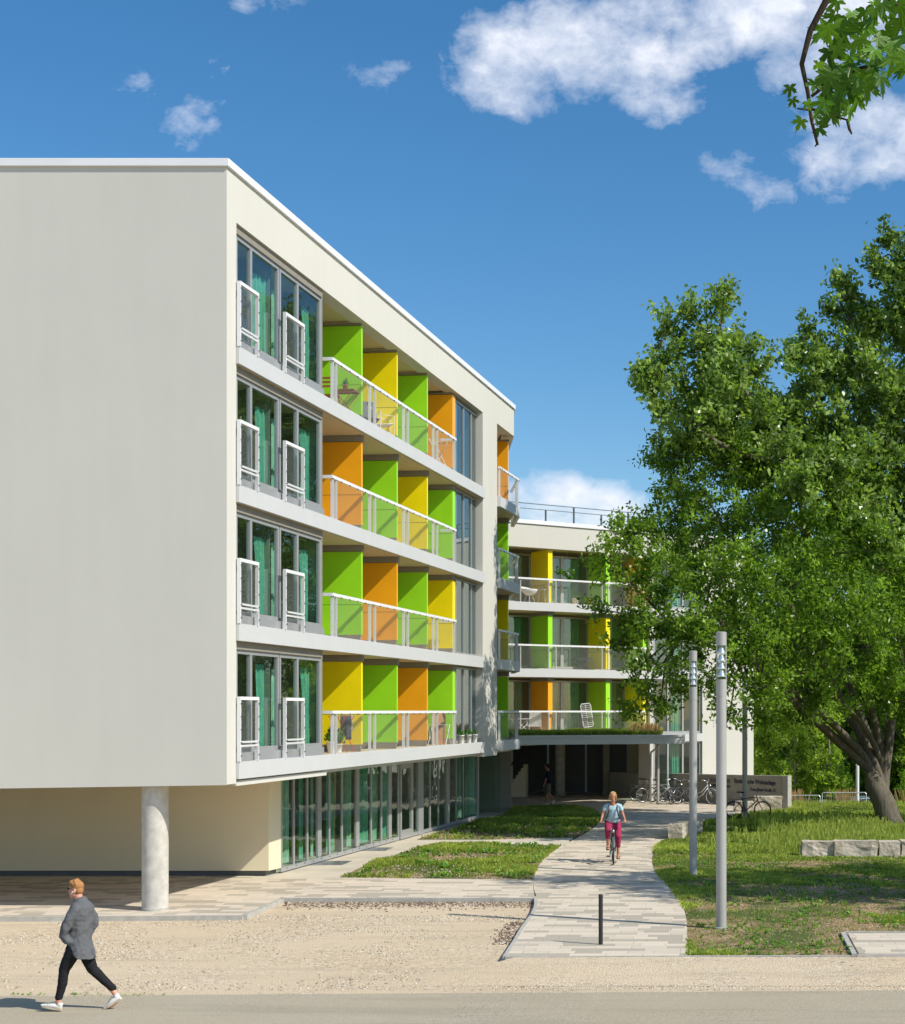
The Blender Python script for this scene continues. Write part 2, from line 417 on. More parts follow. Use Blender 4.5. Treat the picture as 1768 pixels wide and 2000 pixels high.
# inner cross walls and back walls
sW = S(627, -.1); sG = S(891, -.2)
m = MB()
for k in range(4):
    z0, z1 = FL[k]-.01, CE[k]+.002
    m.bs(.45, sE-.3, -4.4, -4.2, z0, z1)                    # corridor wall
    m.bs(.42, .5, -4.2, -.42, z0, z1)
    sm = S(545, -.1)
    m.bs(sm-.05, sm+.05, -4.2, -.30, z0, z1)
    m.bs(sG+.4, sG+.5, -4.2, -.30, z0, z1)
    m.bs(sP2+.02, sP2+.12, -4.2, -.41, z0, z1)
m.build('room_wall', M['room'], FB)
# box side wall of the flush windows
m = MB()
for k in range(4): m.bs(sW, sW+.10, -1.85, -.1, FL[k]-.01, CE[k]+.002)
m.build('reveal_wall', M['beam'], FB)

def wavy(s0, s1, o, z0, z1, top_in=0, amp=.035, lam=.13, n=None):
    n = n or int(abs(s1-s0)/.018)+2; vs=[]; fs=[]; rows=7
    ph = random.random()*6
    for j in range(rows):
        q = j/(rows-1); z = z0+(z1-z0)*q
        pinch = 1-top_in*math.sin(math.pi*q)**1.2
        c = (s0*.35+s1*.65)
        for i in range(n+1):
            s_ = s0+(s1-s0)*i/n
            s_ = c+(s_-c)*pinch
            ww = math.sin(2*math.pi*(s_-c)/(lam*pinch)+ph) + .4*math.sin(2*math.pi*(s_-c)/(lam*2.3*pinch)+ph*2)
            vs.append((s_, -(o+amp*ww), z))
    for j in range(rows-1):
        for i in range(n):
            a = j*(n+1)+i; fs.append((a,a+1,a+n+2,a+n+1))
    return vs, fs
def curtain(parent, s0, s1, o, z0, z1, mat='curtain', top_in=.0, lam=.13):
    v,f = wavy(s0,s1,o,z0,z1,top_in,lam=lam); b=MB(); b.add(v,f); return b.build('curtain', M[mat], parent, smooth=True)

def window(parent, s0, s1, o, z0, z1, mull, fw=.07, label=None, glassm='glass', depth=.08, mw=None):
    """frame mesh with panes between the mullion positions as sub-parts"""
    m = MB(); mw = mw or fw
    m.bs(s0, s1, o-depth, o, z1-fw, z1); m.bs(s0, s1, o-depth, o, z0, z0+fw*1.4)
    xs = [s0] + list(mull) + [s1]
    m.bs(s0, s0+fw, o-depth, o-.002, z0+fw*1.4, z1-fw); m.bs(s1-fw, s1, o-depth, o-.002, z0+fw*1.4, z1-fw)
    for x in mull: m.bs(x-mw/2, x+mw/2, o-depth, o-.002, z0+fw*1.4, z1-fw)
    f = m.build('window', M['grey_frame'], parent)
    for i in range(len(xs)-1):
        a = xs[i]+(fw if i==0 else mw/2); b_ = xs[i+1]-(fw if i==len(xs)-2 else mw/2)
        p = MB(); p.bs(a+.001, b_-.001, o-depth*.65, o-depth*.65+.008, z0+fw*1.4+.001, z1-fw-.001)
        p.build('pane', M[glassm], f)
    return f
def guard(parent, s0, s1, z):
    m = MB(); t_ = .035; o0, o1 = .03, .105; zt = z+1.27
    for s_ in (s0, s1-t_): m.bs(s_, s_+t_, o0, o1, z, zt)
    m.bs(s0, s1, o0, o1, zt, zt+.07)
    m.bs(s0+t_, s1-t_, o0+.02, o1-.02, z+.30, z+.34); m.bs(s0+t_, s1-t_, o0+.02, o1-.02, z+.38, z+.42)
    g = m.build('window_guard', M['white_metal'], parent)
    n_ = MB(); n_.bs(s0+t_, s1-t_, o1+.004, o1+.006, z+.02, zt-.02); n_.build('cable_net', M['net'], g)
    c = MB()
    for i in range(5):
        for s_ in (s0+.02, s1-.02): c.tube([(s_, -(o1-.005), z+.12+i*.27),(s_, -(o1+.03), z+.12+i*.27)], .012, 6)
    c.build('net_clip', M['dark_grey'], g)
for k in range(4):
    z0, z1 = FL[k]+.02, CE[k]
    zt = z1-.17
    cv_ = random.Random(k*7+3)
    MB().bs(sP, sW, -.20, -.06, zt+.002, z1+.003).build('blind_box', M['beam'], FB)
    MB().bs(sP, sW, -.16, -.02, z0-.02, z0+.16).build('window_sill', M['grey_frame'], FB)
    og = -.10
    for (pa, mullpx, pb, cur) in ((461, 491, 545.5, (497, 534)), (546.5, 582, 627, (586, 622))):
        a, b_, c = S(pa, og)+.0, S(mullpx, og), S(pb, og)
        w_ = window(FB, max(a,sP+.01), c, og, z0+.14, zt, [b_], fw=.085, mw=.11)
        curtain(FB, S(cur[0],-.45)-cv_.uniform(0,.12), S(cur[1],-.38)-cv_.uniform(.02,.45), -.42, z0+.12, zt-.30+(0 if k else .05), 'curtain', top_in=cv_.choice((.05,.14,.3)), lam=cv_.uniform(.13,.2))
        curtain(FB, max(a,sP)+.35, b_-.15, -.50, z0+.12, zt-.35, 'curtain_pale', top_in=.05, lam=.2)
    guard(FB, S(470,.105), S(506.5,.105), FL[k])
    guard(FB, S(559,.105), S(595.5,.105), FL[k])

# coloured partition panels
cols = [['yellow','green','orange','green'], ['green','orange','green','yellow'], ['orange','green','yellow','green'], ['green','yellow','green','orange']]
fins = [S(p, -.14) for p in (706, 775, 834, 884)]
def fin(parent, s, w, o0, o1, z0, z1, col, lab):
    zj = z0+.78
    m = MB(); m.bs(s, s+w, o0, o1, z0, zj-.006); m.bs(s, s+w, o0, o1, zj+.006, z1)
    f = m.build('balcony_partition', M[col], parent); f['label'] = lab
    MB().bs(s+.006, s+w-.006, o0, o1-.006, zj-.0055, zj+.0055).build('joint', M['black'], f)
    return f
for k in range(4):
    for j, s_ in enumerate(fins):
        z0 = FL[k]+.17; z1 = CE[k]-(.17 if k < 3 else .07)
        wdt = .10 if j < 3 else S(889.5,-.14)-s_
        fin(FB, s_, wdt, -1.85, -.14, z0, z1, cols[k][j], 'glossy %s balcony partition'%cols[k][j])
        MB().bs(s_, s_+wdt, -1.85, -.17, FL[k]-.01, z0-.001).build('skirting', M['beam'], FB)
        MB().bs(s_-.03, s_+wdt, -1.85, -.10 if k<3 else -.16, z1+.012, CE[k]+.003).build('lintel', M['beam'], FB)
# recessed balcony glazing between partitions
edges = [sW+.1] + [f for f in fins] 
for k in range(4):
    for j in range(4):
        a = edges[j]+(.10 if j else .0); b_ = edges[j+1]
        window(FB, a+.01, b_-.01, -1.80, FL[k]+.05, CE[k]-.12, [a+(b_-a)*.38], fw=.07)
        curtain(FB, a+(b_-a)*.55, b_-.15, -2.15, FL[k]+.06, CE[k]-.25, 'curtain', .1)
        MB().bs(a, b_, -1.84, -1.78, CE[k]-.118, CE[k]+.002).build('head_panel', M['grey_frame'], FB)
# flush triple glazing
for k in range(4):
    a, c = S(890.5,-.2), S(937.5,-.2)
    window(FB, a, c, -.20, FL[k]+.0, CE[k]-(.03 if k<3 else .10), [S(906.5,-.2), S(921.5,-.2)], fw=.06, glassm='glass_sky')
    m = MB(); m.bs(c+.01, sP2-.002, -.42, -.06, FL[k]-.01, CE[k]+.002); m.build('reveal_wall', M['stucco'], FB)
    m = MB(); m.bs(a-.05, c+.02, -.40, -.02, CE[k]+.003-.0, CE[k]+.01); 
    curtain(FB, S(928,-.6), S(936,-.6), -.55, FL[k]+.02, CE[k]-.2, 'curtain_pale', .0)
# railings
def railing(parent, pts, z, posts, net_o=.012, post_w=.10, h=1.05, endpost=True):
    """pts polyline in local facade coords (s,o); posts list of (s,o) on it"""
    m = MB()
    P3 = [(p[0], -p[1]) for p in pts]
    for i in range(len(P3)-1):
        a, b_ = Vector(P3[i]), Vector(P3[i+1]); d = (b_-a).normalized(); n_ = Vector((-d.y, d.x))*.035
        e = d*.03
        m.prism([tuple(a-n_-e*(i>0)), tuple(b_-n_+e*0), tuple(b_+n_), tuple(a+n_-e*(i>0))], z+h-.075, z+h)
    r = m.build('railing', M['white_metal'], parent)
    for (s_, o_, ang) in posts:
        q = MB(); hw = .006 if ang else .05; ho = .05 if ang else .006
        if ang: q.box(s_-.011, s_+.011, -(o_+.02), -(o_-.05), z-.02, z+h-.075)
        else: q.box(s_-.045, s_+.045, -(o_+.011), -(o_-.011), z-.02, z+h-.075)
        q.build('post', M['white_metal'], r)
    for i in range(len(P3)-1):
        a, b_ = Vector(P3[i]), Vector(P3[i+1]); d = (b_-a).normalized(); n_ = Vector((-d.y, d.x))
        if (b_-a).length < .6: continue
        q = MB(); sg = -.03
        a2, b2 = a+n_*sg, b_+n_*sg
        q.prism([tuple(a2), tuple(b2), tuple(b2+n_*.002), tuple(a2+n_*.002)], z+.02, z+h-.09)
        q.build('cable_net', M['net'], r)
    c = MB()
    for i in range(len(P3)-1):
        a, b_ = Vector(P3[i]), Vector(P3[i+1]); ln = (b_-a).length
        if ln < .6: continue
        for q_ in range(int(ln/.6)+1):
            p = a+(b_-a)*(q_*.6/ln)
            c.tube([(p.x, p.y-.03, z+h-.10),(p.x, p.y-.05, z+h-.07)], .014, 5)
    c.build('net_clip', M['dark_grey'], r)
    return r
for k in range(4):
    o = .02
    sa, sb = S(648, o), S(889.5, o)
    posts = [(sW+.10, -.30, 0), (sW+.22, -.22, 0)]
    for p in (650, 657, 723, 733, 789, 797.5, 847, 854.5, 888): posts.append((S(p, o), o, 1))
    railing(FB, [(sa-.0, -.42), (sa, o), (sb, o), (sb, -.45)], FL[k], posts)
# end loggia
sF = loc(*(( (992-PX)/F*57.0), 57.0)); sFs, sFo = sF[0], -sF[1]
ecol = ['green','yellow','green','orange']
for k in range(4):
    fin(FB, sFs, .12, sFo-3.2, sFo, FL[k]+.05, CE[k]-(.18 if k<3 else .06), ecol[k], '%s partition in the far end loggia'%ecol[k])
    MB().bs(sFs-.04, sFs+.14, sFo-3.2, sFo+.02, CE[k]-(.17 if k<3 else .05), CE[k]+.002).build('lintel', M['beam'], FB)
    o = .07
    a = sP3+.03; b_ = sE+.36; eb = (endA[0]+.30, -endA[1]+.0)
    railing(FB, [(a, o), (b_, o), (eb[0], eb[1])], FL[k], [(a+.06, o, 1), (b_-.12, o, 1), (b_-.02, o-.06, 1)])
m = MB(); m.bs(sP3-.002, sP3+.2, -6, -.42, FL[0]-.01, 14.16); m.build('end_wall', M['stucco_shade'], FB)

# ground storey -------------------------------------------------------------
GO = -1.78
s_a = S(549, GO); s_b = S(935, GO)
# recessed solid wall facing the viewer
Wy = 38.0; Wx = (525-PX)/F*Wy
m = MB()
ch = (s_a, -GO)
m.prism([loc(-26,Wy), loc(Wx,Wy), ch, (ch[0]+.02, ch[1]+.3), loc(Wx-.3,Wy+.45), loc(-26,Wy+.45)], .14, 2.63)
m.build('recessed_wall', M['stucco_shade'], FB)
MB().prism([loc(-26,Wy+.12), loc(Wx-.1,Wy+.12), (ch[0]+.05, ch[1]+.15), (ch[0]+.1, ch[1]+.3), loc(-26,Wy+.4)], -.05, .139).build('plinth', M['dark_grey'], FB)
# glazing
mp = [575, 601.5, 624, 644.5, 669, 698.5, 726, 746, 762, 780]
window(FB, s_a+.02, S(780,GO), GO, .03, 2.60, [S(p,GO) for p in mp[:-1]], fw=.08, glassm='glass_dark', mw=.10, depth=.05)
for p in (624, 698.5, 762): MB().bs(S(p,GO)-.14, S(p,GO)+.14, GO-.05, GO+.012, .18, 2.5).build('frame_post', M['grey_frame'], FB)
m = MB()
for i in range(26):
    q_ = s_a+.4+i*.62
    if q_ < S(780,GO)-.1: m.box(q_-.02, q_+.02, -GO-.004, -GO+.01, .085, .12)
m.build('drain_slot', M['black'], FB)
# door
d0, d1 = S(782,GO), S(806,GO)
m = MB(); fw=.14
m.bs(d0, d1, GO-.07, GO+.01, 2.25, 2.60); m.bs(d0, d1, GO-.07, GO+.01, .03, .30); m.bs(d0, d0+fw, GO-.07, GO+.01, .30, 2.25); m.bs(d1-fw, d1, GO-.07, GO+.01, .30, 2.25)
dd = m.build('door', M['grey_frame'], FB)
MB().bs(d0+fw, d1-fw, GO-.04, GO-.03, .30, 2.25).build('pane', M['glass_dark'], dd)
m = MB(); m.tube([(d1-fw/2, -GO-.02, 1.15),(d1-fw/2, -GO-.09, 1.15),(d1-.45, -GO-.09, 1.15)], .018, 8); m.build('handle', M['steel'], dd)
window(FB, d1+.01, S(934,GO), GO, .03, 2.60, [S(p,GO) for p in (822, 841, 857.5, 875, 892, 906)], fw=.08, glassm='glass_dark', mw=.09, depth=.05)
for p, hw in ((822,.28),(875,.2),(934,.10)): MB().bs(S(p,GO)-hw, S(p,GO)+hw, GO-.09, GO+.014, .02, 2.61).build('frame_post', M['grey_frame'], FB)
# interior of the ground floor
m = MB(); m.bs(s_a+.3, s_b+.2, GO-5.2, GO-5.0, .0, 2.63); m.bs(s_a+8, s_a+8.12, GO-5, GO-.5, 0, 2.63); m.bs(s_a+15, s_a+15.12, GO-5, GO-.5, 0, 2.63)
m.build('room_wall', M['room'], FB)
for (pa,pb,mt) in ((556,566,'curtain_pale'),(584,594,'curtain'),(610,616,'curtain_pale'),(640,655,'curtain'),(672,688,'curtain_pale'),(704,722,'curtain'),(729,742,'curtain_pale'),(752,758,'curtain'),(898,904,'curtain_pale'),(911,930,'curtain_pale')):
    curtain(FB, S(pa,GO-.4), S(pb,GO-.4), GO-.45, .12, 2.45, mt, .03, .2)
m = MB(); m.tube([(S(650,GO-.6), -GO+.6, .1), (S(644,GO-.5), -GO+.35, 2.5)], .05, 6); m.build('interior_post', plain('pine wood',(.55,.33,.14),.6), FB)
# entrance side glazing and column beneath the end of the block
def wbox(m, x0, x1, y0, y1, z0, z1):
    m.prism([loc(x0,y0),loc(x1,y0),loc(x1,y1),loc(x0,y1)], z0, z1)
m = MB(); wbox(m, -9.62+.0, -8.75, 62.0, 62.06, 0, 2.62); m.build('pane', M['glass_dark'], FB)
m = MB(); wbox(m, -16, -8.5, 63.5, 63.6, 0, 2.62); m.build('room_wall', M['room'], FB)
# sloping awning strip beneath the first slab edge
m = MB(); m.bs(sP+.01, S(638,.0), -.10, -.001, 2.55, 2.655); m.build('drip_profile', M['stucco'], FB)
# round column
cx_, cy_ = (302.5-PX)/F*31.58, 31.60
m = MB(); lc = loc(cx_, cy_); m.lathe((lc[0], lc[1], 0), [(.262,.045),(.262,2.62)], 40); m.build('column', M['concrete_col'], FB, smooth=True)

m = MB(); m.lathe((lc[0], lc[1], 0), [(.272,-.02),(.272,.05),(.262,.06)], 40); m.build('column_base', M['kerb'], FB)

# ================================================================== BACK BUILDING
bX, bY = (1000-PX)/F*65.3, 65.3
tb = Vector((4100, 3000)).normalized(); nb = Vector((tb.y, -tb.x))
BB = empty('apartment_building', (bX, bY, 0), math.atan2(tb.y, tb.x),
   'four storey cream block behind the entrance canopy, with roof terrace rail and coloured balcony panels', 'building')
def S2(px, o=0.0):
    k = (px-PX)/F
    return (k*(bY+o*nb.y) - bX - o*nb.x)/(tb.x - k*tb.y)
def loc2(X, Y):
    d = Vector((X-bX, Y-bY)); return (d.dot(tb), -d.dot(nb))
BF = [3.05, 5.90, 8.75]; BC = [5.54, 8.39, 11.10]; BR = 12.10
L0 = -7.0; sBend = S2(1372); sBR = S2(1472)
m = MB()
sgl = S2(1275)
m.bs(L0, sBend, -.35, 0, 11.10, BR)
m.bs(sBend, sBR, -.35, 0, 0, BR)
m.bs(sBR-.35, sBR, -9, -.36, 0, BR)
m.build('wall', M['stucco'], BB)
m = MB(); m.bs(L0, sBR+.06, -.42, .06, BR+.002, BR+.17); m.bs(sBR-.4, sBR+.06, -9, -.421, BR+.002, BR+.17); m.build('coping', M['coping'], BB, bevel=.008)
MB().bs(L0, sBR-.36, -9, -.36, 11.2, BR-.1).build('roof', M['ceiling'], BB)
for k in range(3):
    z = BF[k]
    MB().bs(L0, sBR-.36, -9, -.02, z-BH+.004, z-.012).build('floor_slab', M['ceiling'], BB)
    e = S2(1275) if k else S2(1275)
    MB().bs(L0, e, -.02, .06, z-BH, z).build('slab_edge', M['band'], BB, bevel=.006)
m = MB()
for k in range(3): m.bs(L0, sBend, -4.6, -4.4, BF[k]-.01, BC[k]+.1)
m.build('room_wall', M['room'], BB)
bcols = [['orange','green','yellow'], ['green','yellow','green'], ['yellow','green','orange']]
bp = [1070, 1172, 1256]
sF2 = [S2(p,-.16) for p in (1070.5,)]
stepm = 2.95
sF2 = [sF2[0], sF2[0]+stepm, S2(1256,-.16)]
GI = -1.65
for k in range(3):
    z0, z1 = BF[k], BC[k]
    for j, s_ in enumerate(sF2):
        f = fin(BB, s_, .22, GI-.02, -.16, z0+.05, z1-(.16 if k<2 else .03), bcols[k][j], 'glossy %s partition of the rear block'%bcols[k][j])
        if k < 2: MB().bs(s_-.02, s_+.30, GI-.02, -.14, z1-.155, z1+.003).build('lintel', M['beam'], BB)
    xs = [L0+.3, sF2[0]-stepm+.3] + [s+.3 for s in sF2]
    segs = [(sF2[0]-stepm+.30, sF2[0]), (sF2[0]+.3, sF2[1]), (sF2[1]+.3, sF2[2]), (L0+.2, sF2[0]-stepm)]
    for (a,b_) in segs:
        if b_-a < .5: continue
        w_ = b_-a
        MB().bs(a+.002, a+.30, GI-.06, GI+.03, z0-.01, z1+.002).build('pier', M['stucco'], BB)
        window(BB, a+.302, b_-.002, GI, z0+.06, z1-.10, [a+.30+(w_-.3)*.42], fw=.08, mw=.16)
        curtain(BB, a+.45, a+.30+(w_-.3)*.40, GI-.3, z0+.06, z1-.2, 'curtain_pale', .1)
        curtain(BB, a+.30+(w_-.3)*.5, b_-.3, GI-.3, z0+.06, z1-.2, 'curtain' if (k+j)%2 else 'curtain_pale', .05)
    e = S2(1262,.0)
    pl = []
    for p in (1017, 1072, 1086, 1176, 1188, 1260): pl.append((S2(p,0.02), .02, 1))
    railing(BB, [(L0+2, .02), (e, .02), (e, -.5)], z0, pl)
# stair glazing at the right
m = MB()
for (z0,z1) in ((.05,2.69),(3.06,5.54),(5.91,8.39),(8.76,11.09)):
    window(BB, S2(1277,-.1), sBend-.02, -.10, z0, z1, [S2(1305,-.1), S2(1334,-.1)], fw=.07, mw=.09)
    curtain(BB, S2(1310,-.6), S2(1330,-.6), -.7, z0+.05, z1-.1, 'curtain', .02)
for z_ in (2.69, 5.54, 8.39): MB().bs(S2(1275), sBend-.002, -.3, .01, z_, z_+.36).build('slab_edge', M['band'], BB)
m = MB(); m.bs(S2(1269), S2(1276), -.9, .02, 0.0, 11.1); m.build('pier', M['stucco'], BB)
# rear passage: dark glazing, piers, columns
def w2(m, x0, x1, y0, y1, z0, z1): m.prism([loc2(x0,y0),loc2(x1,y0),loc2(x1,y1),loc2(x0,y1)], z0, z1)
m = MB(); w2(m, -18, -3.0, 80, 80.3, 0, 2.7); m.build('passage_wall', M['stucco_shade'], BB)
for x0, x1 in ((-10.2,-8.5),(-8.4,-6.6),(-6.5,-5.6)):
    m = MB(); w2(m, x0, x1, 76.9, 77.0, .02, 2.68)
    f = m.build('door', M['dark_grey'], BB)
m = MB(); w2(m, -11.5, -10.3, 74, 77, 0, 2.69); m.build('passage_wall', M['concrete'], BB)
for q_ in (((1225-PX)/F*76, (1262-PX)/F*76, 76, 76.2), ((1262-PX)/F*74, (1271-PX)/F*74, 73.8, 74.0)):
    m = MB(); w2(m, *q_, 0, 2.69); m.build('passage_wall', M['stucco_shade'], BB)
m = MB(); w2(m, (1190-PX)/F*76, (1224-PX)/F*76, 76, 76.1, .9, 2.55); m.build('window', M['dark_grey'], BB)
for q_ in (((1178-PX)/F*74.6, (1190-PX)/F*74.6, 74.6, 75.1), ((972-PX)/F*70, (986-PX)/F*70, 70, 70.5)):
    m = MB(); w2(m, *q_, 0, 2.69); m.build('pier', M['concrete'], BB)
q = loc2((1094.5-PX)/F*74.5, 74.5); m = MB(); m.lathe((q[0],q[1],0), [(.235,0),(.235,2.69)], 28); m.build('column', M['concrete_col'], BB, smooth=False)
# stair flight seen in the passage
m = MB()
for i in range(9): w2(m, -10.15+i*.12, -10.03+i*.12, 73.0, 73.9, 0, .17+i*.17)
m.build('stair', M['stucco_shade'], BB)
qa=loc2(-10.15,72.95); qb=loc2(-9.1,72.95); MB().tube([(qa[0],qa[1],.95),(qb[0],qb[1],2.45)],.04,6).build('handrail', M['black'], BB)
# underside of the link
MB().prism([loc2(-15,60.5), loc2(-8.0,60.2), loc2(-7.0,63.5), (S2(1275),.3), (S2(1275),9), loc2(-15,84)], 2.70, 2.76).build('soffit', M['stucco_shade'], BB)

# canopy with green roof ------------------------------------------------------
CY = 60.0
ca = (( 1006-PX)/F*CY, CY); cb = ((1335-PX)/F*62.5, 62.5)
CN = empty('entrance_canopy', (ca[0], ca[1], 0), 0, 'flat white edged canopy with planted roof between the two blocks', 'canopy')
def lc_(p): return (p[0]-ca[0], p[1]-ca[1])
back1 = ((1335-PX)/F*66.5, 68.6); back0 = (-9.6, 63.6)
MB().prism([lc_(ca), lc_(cb), lc_(back1), lc_(back0)], 2.78, 3.02).build('deck', M['beam'], CN)
m = MB()
dv_ = (Vector(cb)-Vector(ca)).normalized(); pn = Vector((dv_.y, -dv_.x))
a1 = Vector(lc_(ca))+pn*.05; b1 = Vector(lc_(cb))+pn*.05+dv_*.05
m.prism([tuple(a1), tuple(b1), tuple(b1-pn*.10), tuple(a1-pn*.10)], 2.76, 3.04)
m.prism([tuple(a1+pn*.04), tuple(b1+pn*.04), tuple(b1-pn*.12), tuple(a1-pn*.12)], 3.042, 3.13)
d2 = (Vector(back1)-Vector(cb)).normalized(); b2 = Vector(lc_(cb)); e2 = Vector(lc_(back1)); p2 = Vector((d2.y,-d2.x))
m.prism([tuple(b2+p2*.051), tuple(e2+p2*.05), tuple(e2-p2*.05), tuple(b2-p2*.05+d2*.1)], 2.761, 3.131)
m.build('fascia', M['band'], CN)
q = lc_(((1284.5-PX)/F*70, 68.0)); q = lc_(at(1285,1500,67.5)[:2])
MB().lathe((q[0],q[1],0), [(.07,0),(.07,2.78)], 16).build('post', M['zinc'], CN, smooth=True)
q = at(1271,1500,66.5); m = MB(); x,y = lc_(q[:2])
m.tube([(x+.35,y,2.72),(x+.30,y,2.50),(x+.02,y,2.30),(x,y,2.1),(x,y,.1)], .045, 8); m.build('downpipe', M['zinc'], CN, smooth=True)
# roof terrace rail ------------------------------------------------------------
RT = empty('roof_railing', (bX, bY, 0), math.atan2(tb.y, tb.x), 'glass and dark post railing along the roof terrace of the rear block', 'railing')
m = MB()
for i in range(10):
    s_ = S2(1010,-.5)+i*1.42
    zt = BR+.95 if i%2==0 else BR+.72
    MB().bs(s_-.025, s_+.025, -.55, -.47, BR+.17, zt).build('post', M['dark_grey'], RT)
a, b_ = S2(1010,-.5)-1, S2(1010,-.5)+12.8
m = MB(); m.bs(a, b_, -.53, -.50, BR+.94, BR+.97); m.bs(a, b_, -.53, -.50, BR+.72, BR+.745); m.build('rail', M['dark_grey'], RT)
MB().bs(a, b_, -.46, -.45, BR+.18, BR+1.0).build('glass_screen', M['glass_clear'], RT)
# ================================================================== GROUND
def st(name, m, mat, kind='structure', **k): return tag(m.build(name, mat, **k), kind=kind)
g = MB(); ZG = -.09
g.add([(-400,-60,ZG),(400,-60,ZG),(400,66,ZG),(-400,66,ZG),(400,69.5,-1.35),(-400,69.5,-1.35),(400,900,-1.35),(-400,900,-1.35)], [(0,1,2,3),(3,2,4,5),(5,4,6,7)])
st('ground', g, M['gravel'])
sh = MB(); sh.add([(-4.6,23.35,ZG+.003),(-3.5,25.5,ZG+.003),(-2.9,23.35,ZG+.004),(-3.35,25.62,-.006),(60,23.4,ZG+.004),(60,25.62,-.006)], [(0,2,3,1),(2,4,5,3)])
st('ground', sh, M['gravel'])
def gy(y, z=ZG): return (H-z)*F/(y-HY)
r = MB(); yl = gy(1946); yr = gy(1935)
x0, x1 = -60, 60
pl = (yr-yl)/((1768-PX)/F*yr-(0-PX)/F*yl); ya = yl+(x0-(0-PX)/F*yl)*pl; yb = yl+(x1-(0-PX)/F*yl)*pl
n = 240; vs=[]
for i in range(n+1):
    x = x0+(x1-x0)*i/n; yy = ya+(yb-ya)*i/n
    vs.append((x, yy+.05*mnoise.noise(Vector((x*1.3,0,0)))+.03*mnoise.noise(Vector((x*6,3,0))), ZG+.006))
    vs.append((x, 6.0, ZG+.006))
r.add(vs, [(2*i,2*i+1,2*i+3,2*i+2) for i in range(n)])
st('road', r, M['asphalt'])
def P(l, z=0): return [gp(px,y,z) for px,y in l]
# concrete walk
cw = [(-40,38.4),(-11.6,38.4),(-11.2,36.9),gp(660,1717),gp(1046,1730),gp(1048,1695),gp(1100,1650),gp(1170,1600),(0.5,52),(1.0,85),(-40,85)]
st('walkway', MB().prism(cw, -.25, 0), M['walk'])
edgeL = [(990,1868),(1008,1840),(1024,1812),(1040,1790),(1049,1772),(1050,1760),(1047,1748),(1043,1735),(1042,1715),(1048,1697),(1063,1677),(1085,1660),(1112,1645),(1140,1630),(1160,1617),(1172,1604),(1174,1594),(1162,1583),(1130,1577),(1085,1573.5),(1005,1576)]
edgeR = [(1342,1868),(1341,1800),(1335,1775),(1320,1750),(1300,1725),(1283,1705),(1275,1690),(1274,1672),(1282,1655),(1300,1640),(1322,1626),(1350,1614),(1385,1603),(1420,1594),(1450,1588),(1500,1583),(1536,1581)]
def smooth(l, n=4):
    out=[]
    for i in range(len(l)-1):
        p0=Vector(l[max(i-1,0)]); p1=Vector(l[i]); p2=Vector(l[i+1]); p3=Vector(l[min(i+2,len(l)-1)])
        for j in range(n):
            t_=j/n; out.append(tuple(.5*((2*p1)+(p2-p0)*t_+(2*p0-5*p1+4*p2-p3)*t_*t_+(3*p1-p0-3*p2+p3)*t_**3)))
    out.append(tuple(l[-1])); return out
EL_ = smooth(P(edgeL)); ER_ = smooth(P(edgeR))
pathpoly = EL_ + [(-9.4,61.5),(-14,72),(-14,84),(2.6,84)] + ER_[::-1]
st('path', MB().prism(pathpoly, -.25, .004), M['pavers'])
patio = P([(-400,1793),(475,1788),(549,1754),(1045,1754)]) + P([(1042,1735),(1041,1721),(660,1716)]) + [(-11.3,37.3),(-11.5,38.2),(-40,38.2)]
st('paving', MB().prism(patio, -.25, .0045), M['pavers'])
st('paving', MB().prism(P([(1656,1825),(2600,1825),(2600,1866),(1678,1866)]), -.2, .03), M['pavers'])
def strip(m, pts, w, z0, z1):
    for i in range(len(pts)-1):
        a, b_ = Vector(pts[i]), Vector(pts[i+1]); d=(b_-a); 
        if d.length<1e-6: continue
        d.normalize(); n_=Vector((-d.y,d.x))*w
        m.prism([tuple(a), tuple(b_+d*.004), tuple(b_+d*.004+n_), tuple(a+n_)], z0, z1)
k = MB(); strip(k, P([(-400,1793),(475,1788),(549,1754),(1045,1754)]), -.08, -.2, .009); st('kerb', k, M['kerb'])
k = MB(); strip(k, EL_[:24], .07, -.2, .0095); st('kerb', k, M['kerb'])
k = MB(); strip(k, [gp(988,1868), gp(1668,1866)], -.06, -.2, .008); st('kerb', k, M['kerb'])
k = MB(); strip(k, P([(1651,1824.5),(1674,1867)]), -.085, -.2, .042); strip(k, P([(1651,1824),(2600,1824)]), .06, -.2, .041); st('kerb', k, M['kerb'])
k = MB(); strip(k, P([(1674,1867.5),(2600,1867.5)]), -.06, -.2, .032); st('kerb', k, M['kerb'])
md = MB(); md.add([(2.2,66,-.085),(60,66,-.085),(60,69.5,-1.34),(2.2,69.5,-1.34),(250,69.5,-1.34),(250,300,-1.34),(-250,300,-1.34),(-250,69.5,-1.34)],[(0,1,2,3),(7,4,5,6)])
M['meadow'] = plain('meadow green', (.10,.15,.03), .95, var=.5, scale=1.5, bump=.5, bscale=12)
st('meadow', md, M['meadow'])
# lawns
islA = P([(665,1714),(700,1697),(745,1680),(790,1664),(850,1651),(960,1649),(1096,1652),(1063,1677),(1048,1697),(1041,1718)])
islB = P([(815,1640),(850,1628),(935,1606),(983,1596),(1008,1579),(1085,1575.5),(1130,1579),(1160,1585),(1171,1594),(1169,1604),(1158,1616),(1120,1636),(960,1640)])
lawnR = ER_[:] + [(4.0,66),(60,66),(60,25.72),] 
st('lawn_ground', MB().prism(islA, -.1, .012), M['soil'])
st('lawn_ground', MB().prism(islB, -.1, .012), M['soil'])
st('lawn_ground', MB().prism(lawnR, -.2, -.012), M['soil'])
